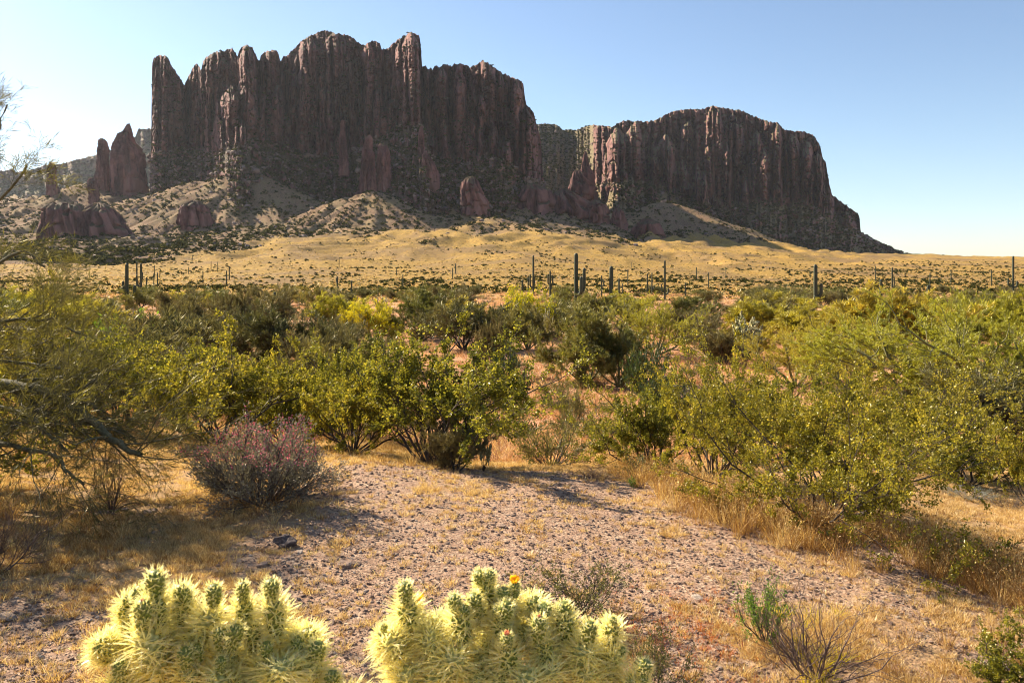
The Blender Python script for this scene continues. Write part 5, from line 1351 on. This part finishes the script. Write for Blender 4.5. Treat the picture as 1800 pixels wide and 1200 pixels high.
def scatter(name, pts, scale, rotz, sources, kind='stuff', label=None, cat=None, tiltv=None):
    """one object of uncountable small things: instances of a few real meshes on points"""
    sc_col = bpy.data.collections.new(name + '_pieces')
    for i, me in enumerate(sources):
        o = bpy.data.objects.new(name + '_piece', me); sc_col.objects.link(o)
    me = bpy.data.meshes.new(name); me.vertices.add(len(pts)); me.vertices.foreach_set('co', np.asarray(pts, np.float32).ravel())
    a = me.attributes.new('sc', 'FLOAT_VECTOR', 'POINT'); s = np.asarray(scale, np.float32); s = np.repeat(s[:, None], 3, 1) if s.ndim == 1 else s
    a.data.foreach_set('vector', s.ravel())
    rt = np.zeros((len(pts), 3), np.float32); rt[:, 2] = rotz
    if tiltv is not None: rt[:, 0] = tiltv[:, 0]; rt[:, 1] = tiltv[:, 1]
    a = me.attributes.new('rt', 'FLOAT_VECTOR', 'POINT'); a.data.foreach_set('vector', rt.ravel())
    a = me.attributes.new('ix', 'INT', 'POINT'); a.data.foreach_set('value', (np.arange(len(pts)) * 7919 % len(sources)).astype(np.int32))
    o = obj(name, me)
    g = bpy.data.node_groups.new(name + '_scatter', 'GeometryNodeTree')
    g.interface.new_socket('Geometry', in_out='INPUT', socket_type='NodeSocketGeometry')
    g.interface.new_socket('Geometry', in_out='OUTPUT', socket_type='NodeSocketGeometry')
    gi = g.nodes.new('NodeGroupInput'); go = g.nodes.new('NodeGroupOutput')
    ip = g.nodes.new('GeometryNodeInstanceOnPoints'); ci = g.nodes.new('GeometryNodeCollectionInfo')
    ci.inputs['Collection'].default_value = sc_col; ci.inputs['Separate Children'].default_value = True
    ip.inputs['Pick Instance'].default_value = True
    def attr(nm, tp):
        x = g.nodes.new('GeometryNodeInputNamedAttribute'); x.data_type = tp; x.inputs[0].default_value = nm
        return [s_ for s_ in x.outputs if s_.enabled and s_.name == 'Attribute'][0]
    g.links.new(gi.outputs[0], ip.inputs['Points']); g.links.new(ci.outputs[0], ip.inputs['Instance'])
    e2r = g.nodes.new('FunctionNodeEulerToRotation'); g.links.new(attr('rt', 'FLOAT_VECTOR'), e2r.inputs[0])
    g.links.new(e2r.outputs[0], ip.inputs['Rotation']); g.links.new(attr('sc', 'FLOAT_VECTOR'), ip.inputs['Scale'])
    g.links.new(attr('ix', 'INT'), ip.inputs['Instance Index'])
    g.links.new(ip.outputs[0], go.inputs[0])
    md = o.modifiers.new('scatter', 'NODES'); md.node_group = g
    tag(o, label, cat, kind=kind)
    return o
rs = np.random.RandomState(12)
def cand(n, d0, d1, p0=-120, p1=1920, power=1.0):
    """points over the ground, denser near in step with what the view shows"""
    D = np.exp(rs.uniform(math.log(d0), math.log(d1), n)); px = rs.uniform(p0, p1, n)
    return (px - 900) / F * D, D
PEB = [rock_mesh('pebble', k, 1, flat=.65) for k in range(5)]
x, y = cand(230000, 2.3, 13)
g_ = gravel_mask(x, y); k = rs.uniform(size=len(x)) < (.10 + .90 * g_); x, y = x[k], y[k]
s = .0021 * np.exp(rs.exponential(.5, len(x))); s = np.clip(s, .002, .014) * (1 + .05 * y)
scatter('gravel', np.stack([x, y, ground(x, y) + s * .2], 1), s, rs.uniform(0, 6.28, len(x)), PEB, label='mauve and grey gravel scattered over the crest of the knoll', cat='gravel', tiltv=rs.uniform(-.5, .5, (len(x), 2)))
# single stones
STN = [rock_mesh('stone', 40 + k, 2, flat=.6) for k in range(4)]
SPOTS = [(180, 905, 22, 'pale flat stone lying in the straw left of the pink shrub, larger one'), (214, 897, 16, 'small pale stone just right of the larger flat pale one'), (265, 900, 18, 'flat whitish stone in line with the two pale ones'), (297, 893, 12, 'small grey stone at the end of the row of pale stones'),
 (155, 1022, 14, 'grey stone in the shade left of the left cactus'), (12, 1085, 26, 'grey flat stone in the shade at the left edge'), (522, 1072, 17, 'reddish stone right of the left cactus'), (612, 992, 30, 'broad light flat stone sunk in the gravel between cactus and crest'), (462, 993, 17, 'small dark brown stone left of the big dark one'),
 (1226, 1050, 16, 'whitish stone on the gravel near the red herbs'), (880, 925, 14, 'light stone in the middle of the gravel'), (1085, 910, 17, 'flat light stone right on the gravel'), (1312, 1095, 16, 'pale stone beside the dead bush')]
for px, py, w, lab in SPOTS:
    D = 2 * F / (py - HZ); D = EYE * F / (py - HZ)
    for _ in range(4): D = (EYE - gz(xz(px, D), D)) * F / (py - HZ)
    o = obj('stone', rs.choice(STN)); o.location = (xz(px, D), D, gz(xz(px, D), D) + .004); r = w / F * D * .8
    o.scale = (r, r * .8, r * .7); o.rotation_euler = (0, 0, rs.uniform(0, 6)); tag(o, lab, 'stone')
D = 5.35
o = obj('rock', rock_mesh('rock', 77, 4, M_darkst, .62, .9)); D = (EYE) * F / (968 - HZ)
o.location = (xz(500, D), D, gz(xz(500, D), D) + .03); o.scale = (.078, .06, .075); tag(o, 'dark reddish brown pitted rock on the gravel behind the left cactus', 'rock')
n0 = 0
while n0 < 80:
    px = rs.uniform(0, 1500); D = math.exp(rs.uniform(math.log(3.1), math.log(8.5))); xx = xz(px, D)
    if rs.uniform() > gravel_mask(np.array([xx]), np.array([D]))[0] + .04: continue
    o = obj('stone', rs.choice(STN)); r = rs.uniform(.008, .020) * (1 + .05 * D); o.location = (xx, D, gz(xx, D) + .003); o.scale = (r * rs.uniform(.8, 1.3), r, r * rs.uniform(.7, 1)); o.rotation_euler = (rs.uniform(-.3, .3), rs.uniform(-.3, .3), rs.uniform(0, 6))
    tag(o, 'loose fist-sized stone among the gravel of the knoll', 'stone', 'loose stones in the gravel'); n0 += 1

def tuft(name, seed, n, h, spread, w, m, lean=.5, head=0):
    r_ = np.random.RandomState(seed)
    a = r_.uniform(0, 6.28, n); rad = spread * r_.uniform(0, 1, n) ** .7
    P = np.stack([rad * np.cos(a), rad * np.sin(a), np.zeros(n)], 1)
    d = np.stack([np.cos(a) * lean * r_.uniform(0, 1.2, n), np.sin(a) * lean * r_.uniform(0, 1.2, n), np.ones(n)], 1) + r_.normal(0, .25, (n, 3))
    d /= np.linalg.norm(d, axis=1)[:, None]; L = h * r_.uniform(.45, 1.15, n)
    U = np.cross(d, r_.normal(size=(n, 3))); U /= np.linalg.norm(U, axis=1)[:, None]
    m1 = P + d * L[:, None] * .55; tip = P + d * L[:, None] + np.stack([np.cos(a), np.sin(a), -np.ones(n) * .6], 1) * (L * .22 * r_.uniform(0, 1, n))[:, None]
    W = w * r_.uniform(.7, 1.3, n)[:, None]
    V = np.stack([P - U * W, P + U * W, m1 + U * W * .8, m1 - U * W * .8, tip], 1).reshape(-1, 3)
    b = np.arange(n)[:, None] * 5
    fs = [b + np.array([0, 1, 2, 3]), b + np.array([3, 2, 4])]
    att = np.tile(r_.uniform(0, 1, n), 2)
    if head:
        k = r_.randint(0, n, head); PH = tip[k]
        V2, F2 = leaves(PH + r_.normal(0, .004, PH.shape), d[k] + r_.normal(0, .6, (head, 3)), np.full(head, h * .07), np.full(head, h * .016), r_)
        fs.append(F2 + len(V)); V = np.concatenate([V, V2]); 
        att = np.concatenate([att, rnd_attr(r_, head, 2)])
        return mesh_from(name, V, fs, [m], attrs={'rnd': ('FACE', att)})
    return mesh_from(name, V, fs, [m], attrs={'rnd': ('FACE', att)})
# short dry grass over the knoll
TS = [tuft('tuft', k, 34, .042, .035, .0011, M_straw, .9, 18) for k in range(4)] + [tuft('tuft', 9, 30, .045, .03, .0011, M_straw2, .9, 20)]
x, y = cand(80000, 2.3, 14)
g_ = gravel_mask(x, y); pn = fbm(x / .5 + 7, y / .5, 3)
k = rs.uniform(size=len(x)) < np.clip((1.0 - .90 * g_) * (.6 + 1.1 * pn), .05, 1); x, y = x[k], y[k]
s = rs.uniform(.45, 1.15, len(x)) * (1 + .03 * y)
scatter('dry_grass', np.stack([x, y, ground(x, y)], 1), s, rs.uniform(0, 6.28, len(x)), TS, label='short golden dry grass around the gravel of the knoll', cat='grass')
# taller rusty grass: the strip under the big creosote and round the shrubs
TT = [tuft('tall_tuft', 20 + k, 46, .26, .07, .0016, M_straw2, .5, 60) for k in range(3)] + [tuft('tall_tuft', 24, 46, .26, .07, .0016, M_straw, .55, 50)]
x, y = cand(30000, 3.0, 16)
px = 900 + F * x / y; py = HZ + (EYE - ground(x, y)) / y * F
strip = np.exp(-((py - np.interp(px, [1050, 1150, 1300, 1500, 1700, 1850], [800, 850, 905, 960, 1010, 1050])) / np.interp(px, [1050, 1200, 1500, 1800], [18, 30, 42, 46])) ** 2) * (px > 1040)
lst = np.exp(-((py - np.interp(px, [-50, 100, 250, 380, 520, 620, 760, 900, 1000, 1150], [815, 800, 772, 765, 752, 775, 790, 790, 785, 800])) / 20) ** 2) * (px < 1150) * .75
bush = np.exp(-(((px - 450) / 120) ** 2 + ((py - 875) / 26) ** 2)) * .7
cor = np.exp(-(((px - 1560) / 260) ** 2 + ((py - 1190) / 60) ** 2)) * .07 + np.exp(-(((px - 60) / 150) ** 2 + ((py - 940) / 40) ** 2)) * .5
dn = np.clip(strip + lst + bush + cor, 0, 1) * np.clip(.6 + .9 * fbm(x / .8, y / .8, 3), .05, 1)
k = rs.uniform(size=len(x)) < dn * .8; x, y, st_ = x[k], y[k], strip[k]
s = rs.uniform(.35, 1.15, len(x)) * np.where(st_ > .3, .95, .62)
scatter('tall_dry_grass', np.stack([x, y, ground(x, y)], 1), s, rs.uniform(0, 6.28, len(x)), TT, label='taller rust coloured dry grass under the shrubs', cat='grass')
# pinkish grass down in the wash and over the flats
TP = [tuft('wash_tuft', 30 + k, 22, .24, .16, .006, M_strawP, .8) for k in range(3)] + [tuft('wash_tuft', 34, 22, .22, .16, .006, M_straw, .8)]
x, y = cand(34000, 14, 200)
k = rs.uniform(size=len(x)) < np.clip(.62 + 1.0 * fbm(x / 5, y / 5, 3), .05, 1); x, y = x[k], y[k]
s = rs.uniform(.6, 1.4, len(x)) * (.75 + .012 * y)
scatter('wash_grass', np.stack([x, y, ground(x, y)], 1), s, rs.uniform(0, 6.28, len(x)), TP, label='pinkish straw grass covering the wash and the flats', cat='grass')
# red and yellow herbs beside the sprig
TR = [tuft('herb', 50, 18, .035, .04, .0013, M_redf, 1.0, 26)]
n = 170; x = rs.normal(1.05, .26, n); y = rs.normal(4.5, .3, n)
scatter('red_herbs', np.stack([x, y, ground(x, y)], 1), rs.uniform(.5, 1.1, n), rs.uniform(0, 6.28, n), TR, label='low reddish herbs on the gravel beside the green sprig', cat='herbs')
TY = [tuft('herb', 51, 30, .12, .06, .0015, M_straw, .8, 40), tuft('herb', 52, 30, .12, .06, .0022, M_yel, .9, 30)]
n = 60; D = rs.uniform(3.9, 4.8, n); x = (rs.normal(1430, 50, n) - 900) / F * D
scatter('yellow_herbs', np.stack([x, D, ground(x, D)], 1), rs.uniform(.5, 1.0, n), rs.uniform(0, 6.28, n), [TY[0], TY[0], TY[0], TY[0], TY[1]], label='thin yellow herbs behind the dead bush', cat='herbs')

# bushes beyond counting on the golden slope, the scree and the mountain ledges
def farbush(name, seed, n=26, m=None):
    r_ = np.random.RandomState(seed)
    d = r_.normal(size=(n, 3)); d[:, 2] = np.abs(d[:, 2]) * .8 + .1; d /= np.linalg.norm(d, axis=1)[:, None]
    P = d * r_.uniform(.3, .75, (n, 1)); d = r_.normal(size=(n, 3))
    V, Fq = leaves(P, d, np.full(n, .62), np.full(n, .3), r_, .1)
    return mesh_from(name, V, [Fq], [m or M_dots], attrs={'rnd': ('FACE', rnd_attr(r_, n, 2))})
FB = [farbush('far_bush', k) for k in range(4)]
def slope_pts(n, d0, d1, dens):
    D = np.exp(rs.uniform(math.log(d0), math.log(d1), n)); px = rs.uniform(-40, 1840, n)
    x = (px - 900) / F * D; k = rs.uniform(size=n) < dens(x, D, px)
    return x[k], D[k]
def dens_plain(x, D, px):
    b = fbm(x / 60, D / 110, 4); gl = ridged(x / 150, D / 330, 3)
    edge = sstep(520, 260, D) * .16
    return np.clip(.08 + edge + .8 * sstep(.05, .55, b) + .25 * sstep(1300, 1500, px) , 0, 1) * .55
x, y = slope_pts(26000, 190, 1250, dens_plain)
s = rs.uniform(.4, 1.2, len(x)) * (.75 + .0011 * y)
scatter('plain_bushes', np.stack([x, y, ground(x, y)], 1), np.stack([s, s, s * .95], 1), rs.uniform(0, 6.28, len(x)), FB, label='dark desert scrub dotted over the golden slope', cat='scrub')
x, y = slope_pts(62000, 850, 2500, lambda x, D, px: np.clip(.36 + .45 * sstep(-.25, .6, fbm(x / 70 + 4, D / 130, 4)), 0, 1) * scree_of(x, D))
s = np.clip(rs.uniform(1.6, 3.0, len(x)) * np.exp(rs.exponential(.35, len(x))), 0, 7)
P = [np.stack([x, y, ground(x, y)], 1)]; S = [s]
for (PX, PY_, DD, cw), nsel in ((R1, 6000), (R2, 8000), (R3, 2500)):
    # ledges and talus: where the rock surface is not steep
    X = (PX - 900) / F * DD; Z = EYE + (HZ - PY_) / F * DD
    P3 = np.stack([X, DD, Z], -1)
    du = P3[1:, :-1] - P3[:-1, :-1]; dv = P3[:-1, 1:] - P3[:-1, :-1]
    nrm = np.cross(du, dv); ar = np.linalg.norm(nrm, axis=-1); nrm /= np.linalg.norm(nrm, axis=-1)[..., None] + 1e-9
    ok = np.argwhere((np.abs(nrm[..., 2]) > .5) & (cw[:-1, :-1] < .5)); ok2 = np.argwhere(np.abs(nrm[..., 2]) > .6)
    pr = np.minimum(ar[ok[:, 0], ok[:, 1]], np.percentile(ar, 95)); sel = np.concatenate([ok[rs.choice(len(ok), nsel - nsel // 8, p=pr / pr.sum())], ok2[rs.randint(0, len(ok2), nsel // 8)]])
    w = rs.uniform(size=(nsel, 1))
    P.append(P3[sel[:, 0], sel[:, 1]] + du[sel[:, 0], sel[:, 1]] * w + dv[sel[:, 0], sel[:, 1]] * rs.uniform(size=(nsel, 1)))
    S.append(rs.uniform(2.5, 6.5, nsel) * (1.4 if PX[0, 0] < 0 else 1))
P = np.concatenate(P); S = np.concatenate(S)
scatter('mountain_scrub', P, np.stack([S * 1.1, S * 1.1, S * .8], 1), rs.uniform(0, 6.28, len(P)), FB, label='dark scrub dotted over the scree and mountain ledges', cat='scrub')

# boulders fallen over the scree, too many to count
BLD = [rock_mesh('boulder', 90 + k, 1, M_boul, .8, .6) for k in range(4)]
x, y = slope_pts(26000, 900, 2400, lambda x, D, px: np.clip(.1 + .9 * sstep(-.1, .6, fbm(x / 50 + 14, D / 90, 3)), 0, 1) * scree_of(x, D))
P = [np.stack([x, y, ground(x, y)], 1)]; S = [np.clip(rs.uniform(.7, 1.4, len(x)) * np.exp(rs.exponential(.4, len(x))), 0, 6)]
for (PX, PY_, DD, cw), nsel in ((R1, 5000), (R2, 4000)):
    X = (PX - 900) / F * DD; Z = EYE + (HZ - PY_) / F * DD
    P3 = np.stack([X, DD, Z], -1); ok = np.argwhere(cw[:-1, :-1] < .5); sel = ok[rs.randint(0, len(ok), nsel)]
    P.append(P3[sel[:, 0], sel[:, 1]]); S.append(np.clip(rs.uniform(1.0, 2.2, nsel) * np.exp(rs.exponential(.45, nsel)), 0, 9))
P = np.concatenate(P); S = np.concatenate(S)
scatter('scree_boulders', P, S, rs.uniform(0, 6.28, len(P)), BLD, label='brown boulders fallen over the scree under the cliffs', cat='boulders', tiltv=rs.uniform(-.6, .6, (len(P), 2)))

# low brittlebush and dry clumps that make the golden slope grainy
FG = [farbush('slope_clump', 20 + k, 14, m_) for k, m_ in enumerate([M_burs, M_straw2, M_dots, M_straw])]
x, y = slope_pts(46000, 150, 1500, lambda x, D, px: np.clip(.5 + .8 * fbm(x / 40 + 30, D / 70, 3), .1, 1) * (1 - .6 * scree_of(x, D)))
s = rs.uniform(.35, .95, len(x)) * (.7 + .0011 * y)
scatter('slope_clumps', np.stack([x, y, ground(x, y) - .1 * s], 1), np.stack([s, s, s * .7], 1), rs.uniform(0, 6.28, len(x)), FG, label='low golden and brown clumps covering the outwash slope', cat='scrub')
